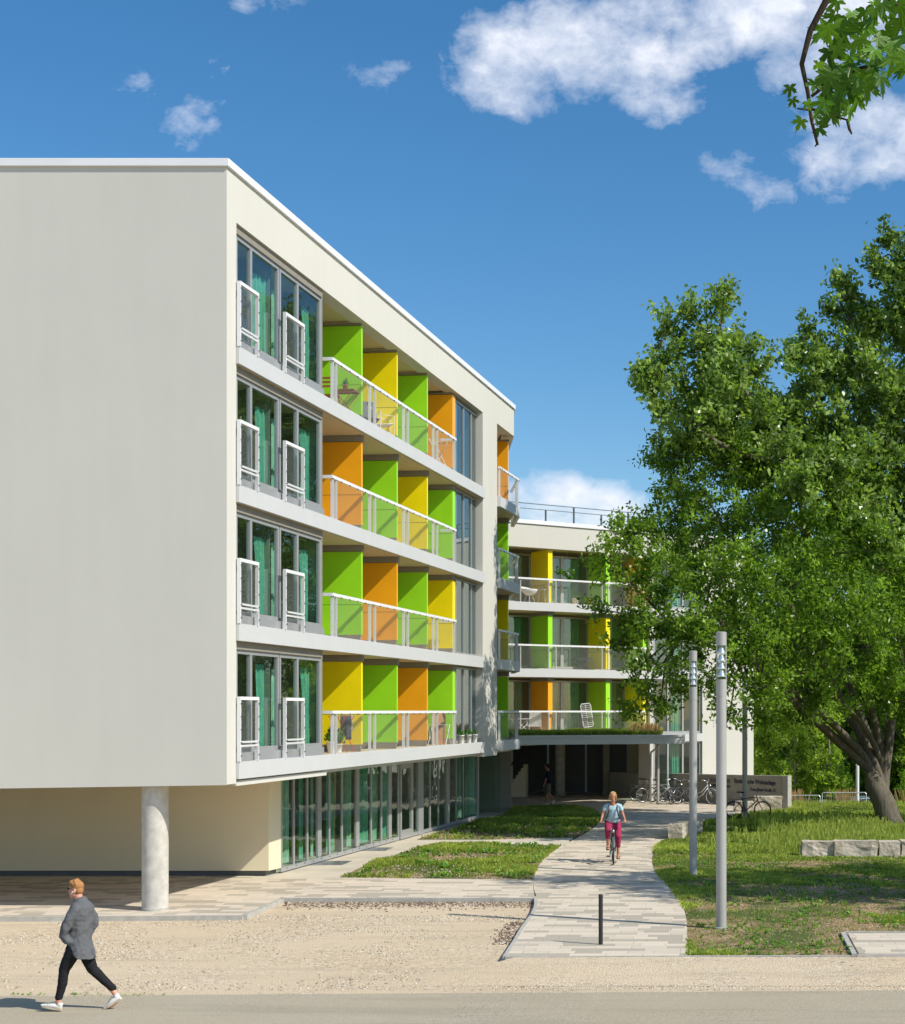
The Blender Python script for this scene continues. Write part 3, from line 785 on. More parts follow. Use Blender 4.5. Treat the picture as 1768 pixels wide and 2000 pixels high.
# drain grates
for i,(px,y) in enumerate(((648,1686),(733,1659))):
    x,yy = gp(px,y)
    m = MB(); m.box(x-.42,x+.42,yy-.55,yy+.55,.001,.013)
    o = m.build('drain_grate', M['steel'], None); tag(o, ['blue grey steel drain grate beside the ground floor glazing, nearer the viewer','blue grey steel drain grate beside the glazing, the farther of the two'][i], 'drain grate', 'drain grates by the glazing')

# grass -------------------------------------------------------------------------
def leafmat(name, lo, hi, transl=.35, rough=.5, trc=None):
    m,t,b,out,tc = newmat(name)
    at_ = t.new('ShaderNodeAttribute'); at_.attribute_name='tint'
    col = t.ramp(at_.outputs['Fac'], [(0,lo),(.55,tuple((a+b_)/2 for a,b_ in zip(lo,hi))),(1,hi)])
    t.link(col, b.inputs['Base Color']); b.inputs['Roughness'].default_value = rough; b.inputs['Specular IOR Level'].default_value = .35
    tl = t.new('ShaderNodeBsdfTranslucent')
    c2 = t.mix(1.0, col, c4(trc or (1.5,1.6,.6)), 'MULTIPLY'); t.link(c2, tl.inputs[0])
    mx = t.new('ShaderNodeMixShader'); mx.inputs[0].default_value = transl
    t.link(b.outputs[0], mx.inputs[1]); t.link(tl.outputs[0], mx.inputs[2]); t.link(mx.outputs[0], out.inputs['Surface'])
    return m
M['grass'] = leafmat('grass blades', (.06,.13,.010), (.47,.53,.11), .38)
M['weed'] = leafmat('weeds', (.05,.15,.012), (.28,.46,.09), .35)
def inpoly(X, Y, poly):
    ins = np.zeros(len(X), bool); n=len(poly)
    for i in range(n):
        x1,y1=poly[i]; x2,y2=poly[(i+1)%n]
        if y1==y2: continue
        c = ((y1>Y)!=(y2>Y)) & (X < (x2-x1)*(Y-y1)/(y2-y1)+x1)
        ins ^= c
    return ins
rng = np.random.default_rng(11)
def nz(X, Y, s, off=0):
    return np.array([mnoise.noise(Vector((x*s+off, y*s, off*1.7))) for x,y in zip(X,Y)])
def grass(name, poly, dens, hfun, keep, nb=4, mat='grass', wid=.011, bbox=None, z=-.01, lean=.5):
    xs=[p[0] for p in poly]; ys=[p[1] for p in poly]
    x0,x1,y0,y1 = bbox or (min(xs),max(xs),min(ys),max(ys))
    n=int((x1-x0)*(y1-y0)*dens)
    X=rng.uniform(x0,x1,n); Y=rng.uniform(y0,y1,n)
    ok=inpoly(X,Y,poly) & ((X/Y*F+PX)<1850); X=X[ok]; Y=Y[ok]
    q = nz(X,Y,.45,3)+.55*nz(X,Y,1.7,9)+.30*nz(X,Y,5.5,2)
    pr = keep(X,Y,q); ok = rng.random(len(X))<pr; X=X[ok];Y=Y[ok];q=q[ok]
    hh = hfun(X,Y,q)*rng.uniform(.55,1.35,len(X))
    V=[];T=[]
    n=len(X)
    tint0 = np.clip(.45+.5*q+rng.normal(0,.12,n),0,1)
    Vs=[]; Ts=[]
    for b_ in range(nb):
        a=rng.uniform(0,2*np.pi,n); ln=rng.uniform(.2,1,n)*lean; h=hh*rng.uniform(.6,1.1,n); ww=wid*rng.uniform(.7,1.4,n)*(1+np.clip((Y-30)/40,0,1))
        bx=X+rng.normal(0,.025,n); by=Y+rng.normal(0,.025,n)
        dx,dy=np.cos(a),np.sin(a)
        p0=np.stack([bx-dy*ww,by+dx*ww,np.full(n,z)],1); p1=np.stack([bx+dy*ww,by-dx*ww,np.full(n,z)],1)
        p2=np.stack([bx+dx*h*ln-dy*ww*.6,by+dy*h*ln+dx*ww*.6,z+h*.75],1); p3=np.stack([bx+dx*h*ln*1.5,by+dy*h*ln*1.5,z+h],1)
        Vs.append(np.stack([p0,p1,p3,p2],1).reshape(-1,3)); Ts.append(np.repeat(np.clip(tint0+rng.normal(0,.12,n),0,1),4))
    V=np.concatenate(Vs); T=np.concatenate(Ts); Fc=np.arange(len(V)).reshape(-1,4)
    return tag(npmesh(name,V,Fc,M[mat],None,T), kind='stuff')
def keepR(X,Y,q):
    px = X/Y*F+PX; py = HY+F*H/Y
    bare = np.clip(1-((px-1560)/260)**2-((py-1765)/48)**2, 0, 1)*1.5 + np.clip(1-((px-1610)/300)**2-((py-1835)/40)**2,0,1)*1.3 + np.clip(1-((px-1490)/160)**2-((py-1655)/16)**2,0,1)*.5
    dens = np.clip((q-bare*.95+.10)*1.9,.03,.8)
    return dens
def hR(X,Y,q):
    py = HY+F*H/Y
    return .035+.04*np.clip(q+.4,0,1)+.10*np.clip((1660-py)/50,0,1)*(np.clip(q+.6,0,1))
cornerp = P([(1645,1820),(2600,1820),(2600,1872),(1678,1872)])
keepR0 = keepR
def keepR(X,Y,q): return keepR0(X,Y,q)*(~inpoly(X,Y,cornerp))
grass('grass', lawnR, 700, hR, keepR, 4, bbox=(-1.7,6.2,25.75,44), z=-.012)
grass('grass', lawnR, 300, lambda X,Y,q: .05+.07*np.clip(q+.4,0,1), lambda X,Y,q: np.clip(.75+q,.15,1), 5, bbox=(-2.2,10.5,44,65.8), wid=.016, z=-.012)
ki = lambda X,Y,q: np.clip((q+.02)*2.2,.02,.85)
grass('grass', islA, 620, lambda X,Y,q: .05+.06*np.clip(q+.3,0,1), ki, 4, z=.012)
def kB(X,Y,q):
    py = HY+F*H/Y
    return np.clip(1.0-np.clip((py-1606)/12,0,1)*1.5+q*1.3,.03,1)
grass('grass', islB, 340, lambda X,Y,q: .08+.08*np.clip(q+.4,0,1), kB, 5, wid=.014, z=.012)
# broad leafed weeds
def weeds(name, pts, zs, size, nl=9):
    n=len(pts); X=np.repeat(pts[:,0],nl); Y=np.repeat(pts[:,1],nl); N=len(X)
    a=rng.uniform(0,2*np.pi,N); e=rng.uniform(.2,1.1,N); l=np.repeat(size,nl)*rng.uniform(.5,1.1,N); w_=l*.28
    z=zs+rng.uniform(0,.5,N)*l
    dx,dy=np.cos(a),np.sin(a); hx=l*np.cos(e); hz=l*np.sin(e)
    p0=np.stack([X,Y,z],1); p1=np.stack([X+dx*hx*.5-dy*w_,Y+dy*hx*.5+dx*w_,z+hz*.6],1); p2=np.stack([X+dx*hx,Y+dy*hx,z+hz*.8],1); p3=np.stack([X+dx*hx*.5+dy*w_,Y+dy*hx*.5-dx*w_,z+hz*.6],1)
    V=np.stack([p0,p1,p2,p3],1).reshape(-1,3); T=np.repeat(rng.uniform(.2,1,N),4)
    return tag(npmesh(name,V,np.arange(len(V)).reshape(-1,4),M['weed'],None,T),kind='stuff')
def wpts(poly,n,bbox,thr=-.05):
    X=rng.uniform(bbox[0],bbox[1],n);Y=rng.uniform(bbox[2],bbox[3],n);ok=inpoly(X,Y,poly);X=X[ok];Y=Y[ok]
    q=nz(X,Y,.8,5); ok=(q>thr)&~inpoly(X,Y,cornerp); return np.stack([X[ok],Y[ok]],1)
w_=wpts(lawnR,5200,(-1.7,6.5,25.75,50)); weeds('weeds',w_,-.01,rng.uniform(.03,.10,len(w_)))
w_=wpts(islA,1500,(-9,-4,36,48)); weeds('weeds',w_,.012,rng.uniform(.05,.15,len(w_)))
w_=wpts(islB,1500,(-9,-2,48,68),-.2); weeds('weeds',w_,.012,rng.uniform(.06,.16,len(w_)))
# weeds along the road edge
pts=[]
for (a,b_,n) in ((15,90,14),(135,200,18),(222,238,10),(262,325,9)):
    for i in range(n):
        px=random.uniform(a,b_); pts.append(gp(px+random.gauss(0,5),1944+random.uniform(-2,1.5),ZG))
pts=np.array(pts); weeds('weeds',pts,ZG,rng.uniform(.015,.05,len(pts)), 5)
# tall meadow stems near the stones
pts=wpts(lawnR,4200,(-1,8,43.9,58),-.3); pts=pts[rng.random(len(pts))<np.clip((pts[:,0]-.3)/4+.1*nz(pts[:,0],pts[:,1],.7,2),.02,.8)] 
def stems(name, pts, h0, h1, mat='grass', z=-.01):
    n=len(pts); nb=3; X=np.repeat(pts[:,0],nb)+rng.normal(0,.04,n*nb); Y=np.repeat(pts[:,1],nb)+rng.normal(0,.04,n*nb); N=n*nb
    h=rng.uniform(h0,h1,N); a=rng.uniform(0,2*np.pi,N); l=h*rng.uniform(.05,.35,N); w_=.012
    p0=np.stack([X-w_,Y,np.full(N,z)],1);p1=np.stack([X+w_,Y,np.full(N,z)],1);p2=np.stack([X+np.cos(a)*l+w_*1.6,Y+np.sin(a)*l,z+h],1);p3=np.stack([X+np.cos(a)*l-w_*1.6,Y+np.sin(a)*l,z+h],1)
    V=np.stack([p0,p1,p2,p3],1).reshape(-1,3); T=np.repeat(rng.uniform(.5,1,N),4)
    return tag(npmesh(name,V,np.arange(len(V)).reshape(-1,4),M[mat],None,T),kind='stuff')
stems('meadow_grass', pts, .15, .42)
# pebbles
def pebbles(name, X, Y, z, size, mat):
    n=len(X); base=np.array([(1,0,0),(-.5,.87,0),(-.5,-.87,0),(.2,.2,.75),(0,0,-.4)],float)
    tri=np.array([(0,1,3),(1,2,3),(2,0,3),(1,0,4),(2,1,4),(0,2,4)])
    a=rng.uniform(0,6.28,n); ca,sa=np.cos(a),np.sin(a)
    B=base[None]*(size[:,None,None])*rng.uniform(.7,1.3,(n,1,3)); 
    V=np.empty((n,5,3)); V[...,0]=B[...,0]*ca[:,None]-B[...,1]*sa[:,None]+X[:,None]; V[...,1]=B[...,0]*sa[:,None]+B[...,1]*ca[:,None]+Y[:,None]; V[...,2]=B[...,2]+z
    Fc=(tri[None]+(np.arange(n)*5)[:,None,None]).reshape(-1,3)
    return tag(npmesh(name,V.reshape(-1,3),Fc,M[mat],None,np.repeat(rng.uniform(0,1,n),5)),kind='stuff')
def pebmat():
    m,t,b,out,tc=newmat('pebbles'); a=t.new('ShaderNodeAttribute'); a.attribute_name='tint'
    t.link(t.ramp(a.outputs['Fac'],[(0,(.22,.19,.15)),(.3,(.48,.40,.29)),(.75,(.60,.51,.38)),(1,(.72,.66,.55))]), b.inputs['Base Color']); b.inputs['Roughness'].default_value=.9
    return m
M['peb']=pebmat()
M['rub']=pebmat(); [setattr(e_,'color',cc_) for e_,cc_ in zip([n_ for n_ in M['rub'].node_tree.nodes if n_.type=='VALTORGB'][0].color_ramp.elements,((.07,.05,.035,1),(.20,.14,.09,1),(.42,.33,.24,1),(.60,.53,.44,1)))]
n=60000; X=rng.uniform(-13,6,n); Y=rng.uniform(23.0,31.5,n)
q=nz(X,Y,.6,1)+.5*nz(X,Y,2.1,4)
py=HY+F*(H-ZG)/Y; px=X/Y*F+PX
pr=np.clip(.12+q*1.1,.03,.9); pr=np.where((py<1800)&(px>480),np.clip(pr+.7,0,1),pr); pr=np.where((py>1920)&(px>250),np.clip(pr+.25,0,1),pr)
pr=np.where(Y<yl+ .2,0,pr)
ok=rng.random(n)<pr
ok&=~inpoly(X,Y,patio)&~inpoly(X,Y,pathpoly)&~((X>-1.75)&(Y>25.5))&(Y>22.95)
pebbles('gravel_stones',X[ok],Y[ok],ZG,rng.uniform(.009,.028,ok.sum())**1.0,'peb')
n=9000; X=rng.uniform(-12,-2,n); Y=rng.uniform(36,62,n); ok=(inpoly(X,Y,islA)|inpoly(X,Y,islB)); pebbles('gravel_stones',X[ok],Y[ok],.012,rng.uniform(.012,.035,ok.sum()),'peb')


# coarse dark rubble along the patio edge
n=5200; PXr=rng.uniform(555,1040,n); PYr=1757+np.abs(rng.normal(0,7,n))
Yr=(H-ZG)*F/(PYr-HY); Xr=(PXr-PX)/F*Yr
pebbles('rubble',Xr,Yr,ZG,rng.uniform(.014,.042,n),'rub')
n=900; Yr=rng.uniform(27.5,30.4,n); el=np.array(EL_); Xr=np.interp(Yr,el[:24,1],el[:24,0])-np.abs(rng.normal(.12,.14,n))-.06
pebbles('rubble',Xr,Yr,ZG,rng.uniform(.014,.045,n),'rub')

n=3500; X=rng.uniform(-2,6,n); Y=rng.uniform(25.8,42,n); ok=inpoly(X,Y,lawnR)&~inpoly(X,Y,cornerp); pebbles('gravel_stones',X[ok],Y[ok],-.012,rng.uniform(.008,.022,ok.sum()),'rub')

n=900; X=rng.uniform(-13,9,n); Y=np.interp(X,[-60,60],[ya,yb])-np.abs(rng.normal(0,.28,n)); pebbles('gravel_stones',X,Y,ZG+.004,rng.uniform(.004,.013,n),'peb')
# ================================================================== SIGN WALL
def stone_mesh(lx, ly, lz, seed=0, rough=.03, n=5):
    bm = bmesh.new(); bmesh.ops.create_cube(bm, size=1)
    bmesh.ops.subdivide_edges(bm, edges=bm.edges[:], cuts=n, use_grid_fill=True)
    for v in bm.verts:
        p = Vector((v.co.x*lx, v.co.y*ly, v.co.z*lz)); q = p*3.1+Vector((seed*3.7, seed, 0))
        d = Vector((mnoise.noise(q), mnoise.noise(q+Vector((9,0,0))), mnoise.noise(q+Vector((0,9,0)))*.5))*rough*1.6
        q2 = p*11; d += Vector((mnoise.noise(q2), mnoise.noise(q2+Vector((5,0,0))), 0))*rough*.7
        v.co = p+d
    mb = MB(); bm.verts.ensure_lookup_table()
    mb.add([v.co.copy() for v in bm.verts], [[v.index for v in f.verts] for f in bm.faces]); bm.free(); return mb
def rockmat(name, a_, b_):
    m,t,b,out,tc = newmat(name)
    n = t.noise(tc.outputs['Object'], 2.2, 6, .65, .8); n2 = t.noise(tc.outputs['Object'], 22, 5, .7)
    col = t.ramp(n, [(.3,a_),(.5,b_),(.68,tuple(x*.75 for x in a_))])
    t.link(col, b.inputs['Base Color']); b.inputs['Roughness'].default_value=.9; b.inputs['Specular IOR Level'].default_value=.15
    t.link(t.bump(t.math('ADD', n, t.math('MULTIPLY', n2, .5)), .9, .05), b.inputs['Normal']); return m
M['rock'] = rockmat('limestone block', (.46,.38,.29), (.58,.52,.43))
wl = gp(1190,1553.5); wr = gp(1529,1579)
SW = empty('sign_wall', (wl[0], wl[1], 0), math.atan2(wr[1]-wl[1], wr[0]-wl[0]), 'long low exposed concrete wall carrying the address lettering behind the bicycles', 'wall')
Ls = math.hypot(wr[0]-wl[0], wr[1]-wl[1])
zl = H-(1508-HY)*wl[1]/F; zr = H-(1515.5-HY)*wr[1]/F
m = MB(); n = 12
for i in range(1):
    m.prism([(0,0),(Ls,0),(Ls,.28),(0,.28)], [-.1,-.5,-.5,-.1], [zl,zr,zr,zl])
m.build('wall', M['concrete'], SW, bevel=.01)
m = MB(); m.prism([(Ls+.004,.002),(Ls+.26,.05),(Ls+.26,.26),(Ls+.004,.278)], -.5, zr+.015); m.build('end_pier', M['kerb'], SW)
m = MB()
for i in range(1,6): m.box(Ls*i/6-.006, Ls*i/6+.006, -.003, .02, .02, min(zl,zr)-.02)
m.build('board_joint', M['dark_grey'], SW)
def text_obj(parent, s, size, x, z, mat, align='LEFT', name='lettering', depth=.012, y=-.006, bold=0, fit=1.0):
    cu = bpy.data.curves.new(name, 'FONT'); cu.body = s; cu.size = size; cu.extrude = depth/2; cu.align_x = align; cu.offset = bold
    o = bpy.data.objects.new(name, cu); COL.objects.link(o)
    dg = bpy.context.evaluated_depsgraph_get(); me = bpy.data.meshes.new_from_object(o.evaluated_get(dg))
    bpy.data.objects.remove(o); bpy.data.curves.remove(cu)
    xs_ = [v.co.x for v in me.vertices]; k_ = fit/(max(xs_)-min(xs_))
    for v in me.vertices: v.co.x *= k_
    o = bpy.data.objects.new(name, me); COL.objects.link(o); me.materials.clear(); me.materials.append(mat)
    o.parent = parent; o.location = (x, y, z); o.rotation_euler = (R(90),0,0); return o
M['letter'] = plain('navy lettering', (.012,.016,.06), .5)
M['letter_grey'] = plain('grey lettering', (.10,.10,.16), .5)
def swx(px):   # local x of sign wall for a pixel
    k = (px-PX)/F; d = Vector((wr[0]-wl[0], wr[1]-wl[1])).normalized()
    return (k*wl[1]-wl[0])/(d.x-k*d.y)
xr = swx(1515)
text_obj(SW, 'Studentische Wohnanlage', .27, xr, zr-.40, M['letter'], 'RIGHT', bold=.006, fit=xr-swx(1434))
text_obj(SW, 'Franz-Mayer-Straße 13', .20, xr, zr-.70, M['letter'], 'RIGHT', bold=.002, fit=xr-swx(1466))
xl = swx(1386)
text_obj(SW, 'STUDENTENWERK', .24, xl, zr-.42, M['letter_grey'], 'LEFT', bold=.001, fit=swx(1427)-xl)
text_obj(SW, 'NIEDERBAYERN/OBERPFALZ', .135, xl, zr-.62, M['letter'], 'LEFT', bold=.004, fit=swx(1427)-xl)
# ================================================================== LAMP POSTS
def lamp(label, x, y, h=5.6, mat='zinc', z=-.01):
    e = empty('street_lamp', (x,y,z), 0, label, 'street lamp', 'slim cylindrical lamp posts beside the path'); e.rotation_euler=(0,0,R(20))
    r = .098
    MB().lathe((0,0,0), [(r+.0,0),(r,h-1.22)], 32).build('pole', M[mat], e, smooth=True)
    MB().lathe((0,0,0), [(r+.004,h-1.216),(r+.004,h-.90)], 32).build('service_collar', M[mat], e, smooth=True)
    MB().lathe((0,0,0), [(r+.001,h-.26),(r+.001,h-.01),(r-.02,h)], 32).build('cap', M[mat], e)
    mb = MB()
    mb.lathe((0,0,0), [(r-.004,h-.896),(r-.004,h-.264)], 24); mb.build('glass_tube', M['glass_lamp'], e)
    for i in range(4):
        z0 = h-.36-i*.145
        MB().lathe((0,0,z0), [(.038,.075),(.046,.06),(.055,.02),(.070,-.02),(.084,-.05),(.080,-.055)], 24).build('reflector', M['steel_b'], e, smooth=True)
    for k in range(2):
        a = R(-12+180*k); m = MB(); m.box(-.010,.010,-.016,.016, h-.90, h-.26); o = m.build('strut', M[mat], e); o.location = (math.cos(a)*(r-.012), math.sin(a)*(r-.012), 0)
    MB().lathe((0,0,0), [(r+.05,-.02),(r+.05,.02),(r+.01,.03)], 24).build('base_plate', M['zinc'], e)
    return e
M['steel_b'] = plain('polished reflector', (.88,.90,.93), .12, metal=.7, var=.02)
M['zinc'] = M['zinc']
lp = gp(1409,1812); lamp('tall silver lamp post in the grass nearest the viewer, tallest of the three', lp[0], lp[1])
lp = gp(1354,1710); lamp('silver lamp post beside the boulder seats, middle one of the three', lp[0], lp[1])
lp = gp(1455,1598); lamp('shaded lamp post in front of the address lettering, its head up in the leaves', lp[0], lp[1])
# bollard
bx, by = gp(1173.5,1845)
e = empty('bollard', (bx,by,0), 0, 'slim black bollard in the middle of the paved path', 'bollard')
m = MB().lathe((0,0,0), [(.038,0),(.038,.80)], 20); m.build('post', M['black'], e, smooth=True)
MB().lathe((0,0,0), [(.034,.80),(.034,.815),(.04,.82),(.04,.87),(.03,.885)], 20).build('cap', M['black'], e)
# ================================================================== STONES
def block(label, px0, px1, ytop, ybot, depth, seed, z=-.02, group='limestone blocks in the meadow', rough=.035, Yo=0, rz=0):
    Y = gp(0,ybot)[1]+Yo; x0 = (px0-PX)/F*Y; x1 = (px1-PX)/F*Y; h = (ybot-ytop)/F*Y
    o = stone_mesh(x1-x0-.01, depth, h+.06, seed, rough).build('stone_block', M['rock']); o.location = ((x0+x1)/2, Y+depth/2, h/2-.03); o.rotation_euler=(0,0,rz)
    return tag(o, label, 'stone block', group)
block('rough limestone block at the left end of the low stone row', 1566, 1629, 1644, 1674, .5, 1)
block('longest limestone block of the low row, with a deeply chiselled face', 1631, 1715.5, 1643, 1674.5, .5, 2)
block('smooth faced limestone block next to the right frame edge', 1717.5, 1759, 1644, 1674, .5, 3, rough=.015)
block('limestone block cut by the right frame edge', 1761, 1830, 1643, 1674, .5, 4)
block('pale boulder seat with a flat cream face at the path edge', 1312, 1341, 1610, 1640, 1.7, 5, rough=.02, group='boulder seats by the path', rz=R(-8))
block('narrow upright boulder just right of the middle lamp post', 1356, 1371, 1600, 1630, .9, 6, rough=.05, group='boulder seats by the path')
block('long stone bench block against the right end of the lettered wall', 1474, 1528, 1556, 1583, .7, 7, rough=.03, group='stone blocks at the lettered wall')
block('stone block behind the leaning rusty bicycle', 1436, 1472, 1566, 1586, .7, 8, rough=.03, group='stone blocks at the lettered wall')
# ================================================================== FENCE
M['galv'] = plain('galvanised tube', (.62,.64,.66), .4, metal=.4)
for i,(a,b_,yt,yb,lab) in enumerate(((1538,1602,1553.5,1581,'low galvanised mesh barrier next to the end of the lettered wall'),(1606,1692,1548,1582,'larger galvanised mesh barrier left of the big tree trunk'))):
    Y = 67.5; x0=(a-PX)/F*Y; x1=(b_-PX)/F*Y; zt=H-(yt-HY)/F*Y; zb=H-(yb-HY)/F*Y-.25
    e = empty('mesh_barrier',(x0,Y,zb),0,lab,'barrier fence','galvanised mesh barriers'); w_=x1-x0; h_=zt-zb
    MB().tube([(0,0,0),(0,0,h_-.05),(.05,0,h_),(w_-.05,0,h_),(w_,0,h_-.05),(w_,0,0)],.022,6).build('frame',M['galv'],e)
    m=MB(); n=int(w_/.1)
    for j in range(1,n): m.tube([(w_*j/n,0,.02),(w_*j/n,0,h_-.02)],.004,4)
    for j in range(1,6): m.tube([(0.02,.008,h_*j/6),(w_-.02,.008,h_*j/6)],.004,4)
    m.build('mesh',M['galv'],e)
p_=at(1675,1560,70); e=MB().tube([(0,0,0),(0,0,2.9)],.075,12).build('sign_post',M['white_metal']); e.location=(p_.x,70,-.6-.5); tag(e,'plain white metal pole behind the mesh barrier','pole')
# parked car mostly hidden behind the barrier
cp = at(1684,1575,71.6)
CAR = empty('parked_car',(cp.x-.4,71.6,-1.34),R(12),'silver blue car half hidden behind the mesh barrier and tree trunk','car')
M['car'] = plain('silver blue car paint',(.30,.40,.44),.25,metal=.5)
def carprof(w, prof, y0): return [(x, y0, z) for x,z in prof]
body=[(-2.1,.35),(-2.15,.62),(-1.95,.80),(-1.1,.92),(-.45,1.38),(.75,1.43),(1.55,1.0),(2.05,.92),(2.12,.55),(2.05,.32)]
vs=[];fs=[];n=len(body)
for j,(yy,sc) in enumerate(((-.85,.97),(-.80,1),(.80,1),(.85,.97))):
    for x,z in body: vs.append((x*sc, yy*(1 if z<1 else .84), .3+(z-.3)*(1 if sc==1 else .985)))
for j in range(3):
    for i in range(n): fs.append((j*n+i,j*n+(i+1)%n,(j+1)*n+(i+1)%n,(j+1)*n+i))
fs.append(tuple(range(n-1,-1,-1))); fs.append(tuple(3*n+i for i in range(n)))
MB().add(vs,fs).build('body',M['car'],CAR,smooth=False,bevel=.04)
MB().add([(-1.04,-.66,.965),(-1.04,.66,.965),(-.52,.60,1.345),(-.52,-.60,1.345),(-1.06,-.66,.975),(-1.06,.66,.975),(-.54,.60,1.355),(-.54,-.60,1.355)],[(0,1,2,3),(7,6,5,4),(0,4,5,1),(1,5,6,2),(2,6,7,3),(3,7,4,0)]).build('windscreen',M['black'],CAR)
for s_ in (-1,1):
    MB().add([(x,s_*y_,z) for y_ in (.735,.745) for x,z in ((-.85,.97),(-.38,1.32),(.7,1.36),(1.3,1.0))],[(0,1,2,3),(7,6,5,4),(0,4,5,1),(1,5,6,2),(2,6,7,3),(3,7,4,0)]).build('side_window',M['black'],CAR)
    for x in (-1.3,1.3):
        w_=MB().ring((0,0,0),.24,.085,'y',24,8).build('wheel',M['black'],CAR,smooth=True); w_.location=(x,s_*.78,.32)
        MB().ring((0,0,0),.12,.05,'y',20,6).build('rim',M['steel'],w_,smooth=True)
    hl=MB().lathe((0,0,0),[(.10,0),(.08,.05),(.03,.07)],16).build('headlight',M['glass_lamp'],CAR); hl.location=(-2.08,s_*.6,.66); hl.rotation_euler=(0,R(-90),0)

# ================================================================== BICYCLES
M['rubber']=plain('tyre rubber',(.018,.018,.018),.8,var=.2)
def bicycle(label, frame, x, y, rz, style='city', tire='rubber', lean=0, steer=0, saddle_h=.98, basket=False, group='bicycles parked along the lettered wall', z=0, rim='steel', scale=1, fender=None):
    e=empty('bicycle',(x,y,z),rz,label,'bicycle',group); e.rotation_euler=(R(lean),0,rz); e.scale=(scale,)*3
    fm=M[frame]; r=.335
    rh=Vector((-.53,0,r)); fh=Vector((.55,0,r)); bb=Vector((-.09,0,.29)); st_=Vector((-.235,0,.74)); ht=Vector((.33,0,.86)); hb=Vector((.365,0,.70))
    m=MB(); T=.017
    if style=='step':
        m.tube([hb+Vector((-.01,0,.02)), Vector((.12,0,.42)), bb],T*1.3,8); m.tube([ht-Vector((0,0,.03)), Vector((.08,0,.55)), Vector((-.16,0,.46))],T*1.1,8)
    else:
        m.tube([ht-Vector((0,0,.03)), st_],T,8); m.tube([hb, bb],T*1.25,8)
    m.tube([bb,st_,Vector((-.27,0,.84))],T,8)
    for s_ in (-1,1):
        m.tube([bb+Vector((0,s_*.035,0)), rh+Vector((0,s_*.06,0))],.010,6); m.tube([st_+Vector((0,s_*.02,-.03)), rh+Vector((0,s_*.06,0))],.009,6)
    m.tube([hb-Vector((-.01,0,.03)), ht+Vector((-.01,0,.03))],.021,8)
    m.build('frame',fm,e,smooth=True)

    def wheel(c, par, name='wheel'):
        w_=MB().ring((0,0,0),r-.018,.019,'y',36,6).build(name,M['rubber'],par,smooth=True); w_.location=c
        MB().ring((0,0,0),r-.042,.011,'y',36,5).build('rim',M[rim],w_,smooth=True)
        sp_=MB()
        for i in range(14):
            a=2*math.pi*i/14; sp_.tube([(0,(.02 if i%2 else -.02),0),((r-.045)*math.cos(a+.25),0,(r-.045)*math.sin(a+.25))],.0016,3,cap=False)
        sp_.tube([(0,-.045,0),(0,.045,0)],.02,8)
        sp_.build('spokes',M['steel'],w_); return w_
    wheel(rh,e)
    # steering assembly built straight, turned about the head axis
    pts=MB(); Rm=Matrix.Translation(hb)@Matrix.Rotation(R(steer),4,Vector((-.2,0,1)).normalized())@Matrix.Translation(-hb)
    def tr(p): return Rm@Vector(p)
    f=MB(); f.tube([tr(hb-Vector((0,0,.02))), tr(hb+Vector((.03,0,-.06)))],.02,8)
    for s_ in (-1,1): f.tube([tr(hb+Vector((.01,s_*.05,-.03))), tr(Vector((.47,s_*.055,.50))), tr(fh+Vector((0,s_*.055,0)))],.012,6)
    f.build('fork',fm,e,smooth=True)
    w_=wheel(fh,e); w_.matrix_local=Rm@Matrix.Translation(fh)
    h_=MB(); h_.tube([tr(ht), tr(ht+Vector((-.03,0,.16)))],.013,8)
    hz=ht+Vector((-.03,0,.16))
    if style=='mtb': pl_=[hz+Vector((.05,s*.32,.01))*1 if s else hz for s in (-1,0,1)]
    else: pl_=[hz+Vector((-.20,-.29,.03)),hz+Vector((-.05,-.24,.06)),hz+Vector((.04,-.08,.0)),hz+Vector((.04,.08,.0)),hz+Vector((-.05,.24,.06)),hz+Vector((-.20,.29,.03))]
    h_.tube([tr(p) for p in pl_],.012,8); h_.build('handlebar',M['steel'],e,smooth=True)
    for s_ in (0,-1):
        q0,q1=(pl_[0],pl_[1]) if s_==0 else (pl_[-1],pl_[-2]); MB().tube([tr(q0),tr(q0+(q1-q0)*.6)],.018,8).build('grip',M['black'],e,smooth=True)
    s_=MB(); sz=saddle_h
    vs=[];fs=[]
    for i,(xx,ww,zz) in enumerate(((-.14,.085,.02),(-.08,.095,.03),(0,.05,.02),(.08,.028,.015),(.14,.02,0))):
        for k in range(8):
            a=2*math.pi*k/8; vs.append((xx,ww*math.cos(a),zz+.028*math.sin(a)))
    for i in range(4):
        for k in range(8): fs.append((i*8+k,i*8+(k+1)%8,(i+1)*8+(k+1)%8,(i+1)*8+k))
    fs+= [tuple(range(7,-1,-1)), tuple(range(32,40))]
    sd=s_.add(vs,fs).build('saddle',M['black'],e,smooth=True); sd.location=(-.29,0,sz)
    MB().tube([(-.25,0,.80),(-.29,0,sz)],.013,8).build('seat_post',M['steel'],e)
    c_=MB(); c_.ring((bb.x,-.055,bb.z),.085,.006,'y',24,5); c_.tube([bb+Vector((0,-.07,0)), bb+Vector((.10,-.075,-.13))],.010,6); c_.tube([bb+Vector((0,.07,0)), bb+Vector((-.10,.075,.13))],.010,6)
    c_.build('crank',M['dark_grey'],e)
    for sg in (-1,1):
        p=bb+Vector((.10*-sg,sg*.12,.13*sg)); MB().box(p.x-.045,p.x+.045,p.y-.045,p.y+.045,p.z-.012,p.z+.012).build('pedal',M['black'],e)
    MB().tube([(bb.x,-.055,bb.z+.085),(rh.x,-.055,rh.z+.03),(rh.x-.03,-.055,rh.z),(rh.x,-.055,rh.z-.03),(bb.x,-.055,bb.z-.085)],.005,4).build('chain',M['dark_grey'],e)
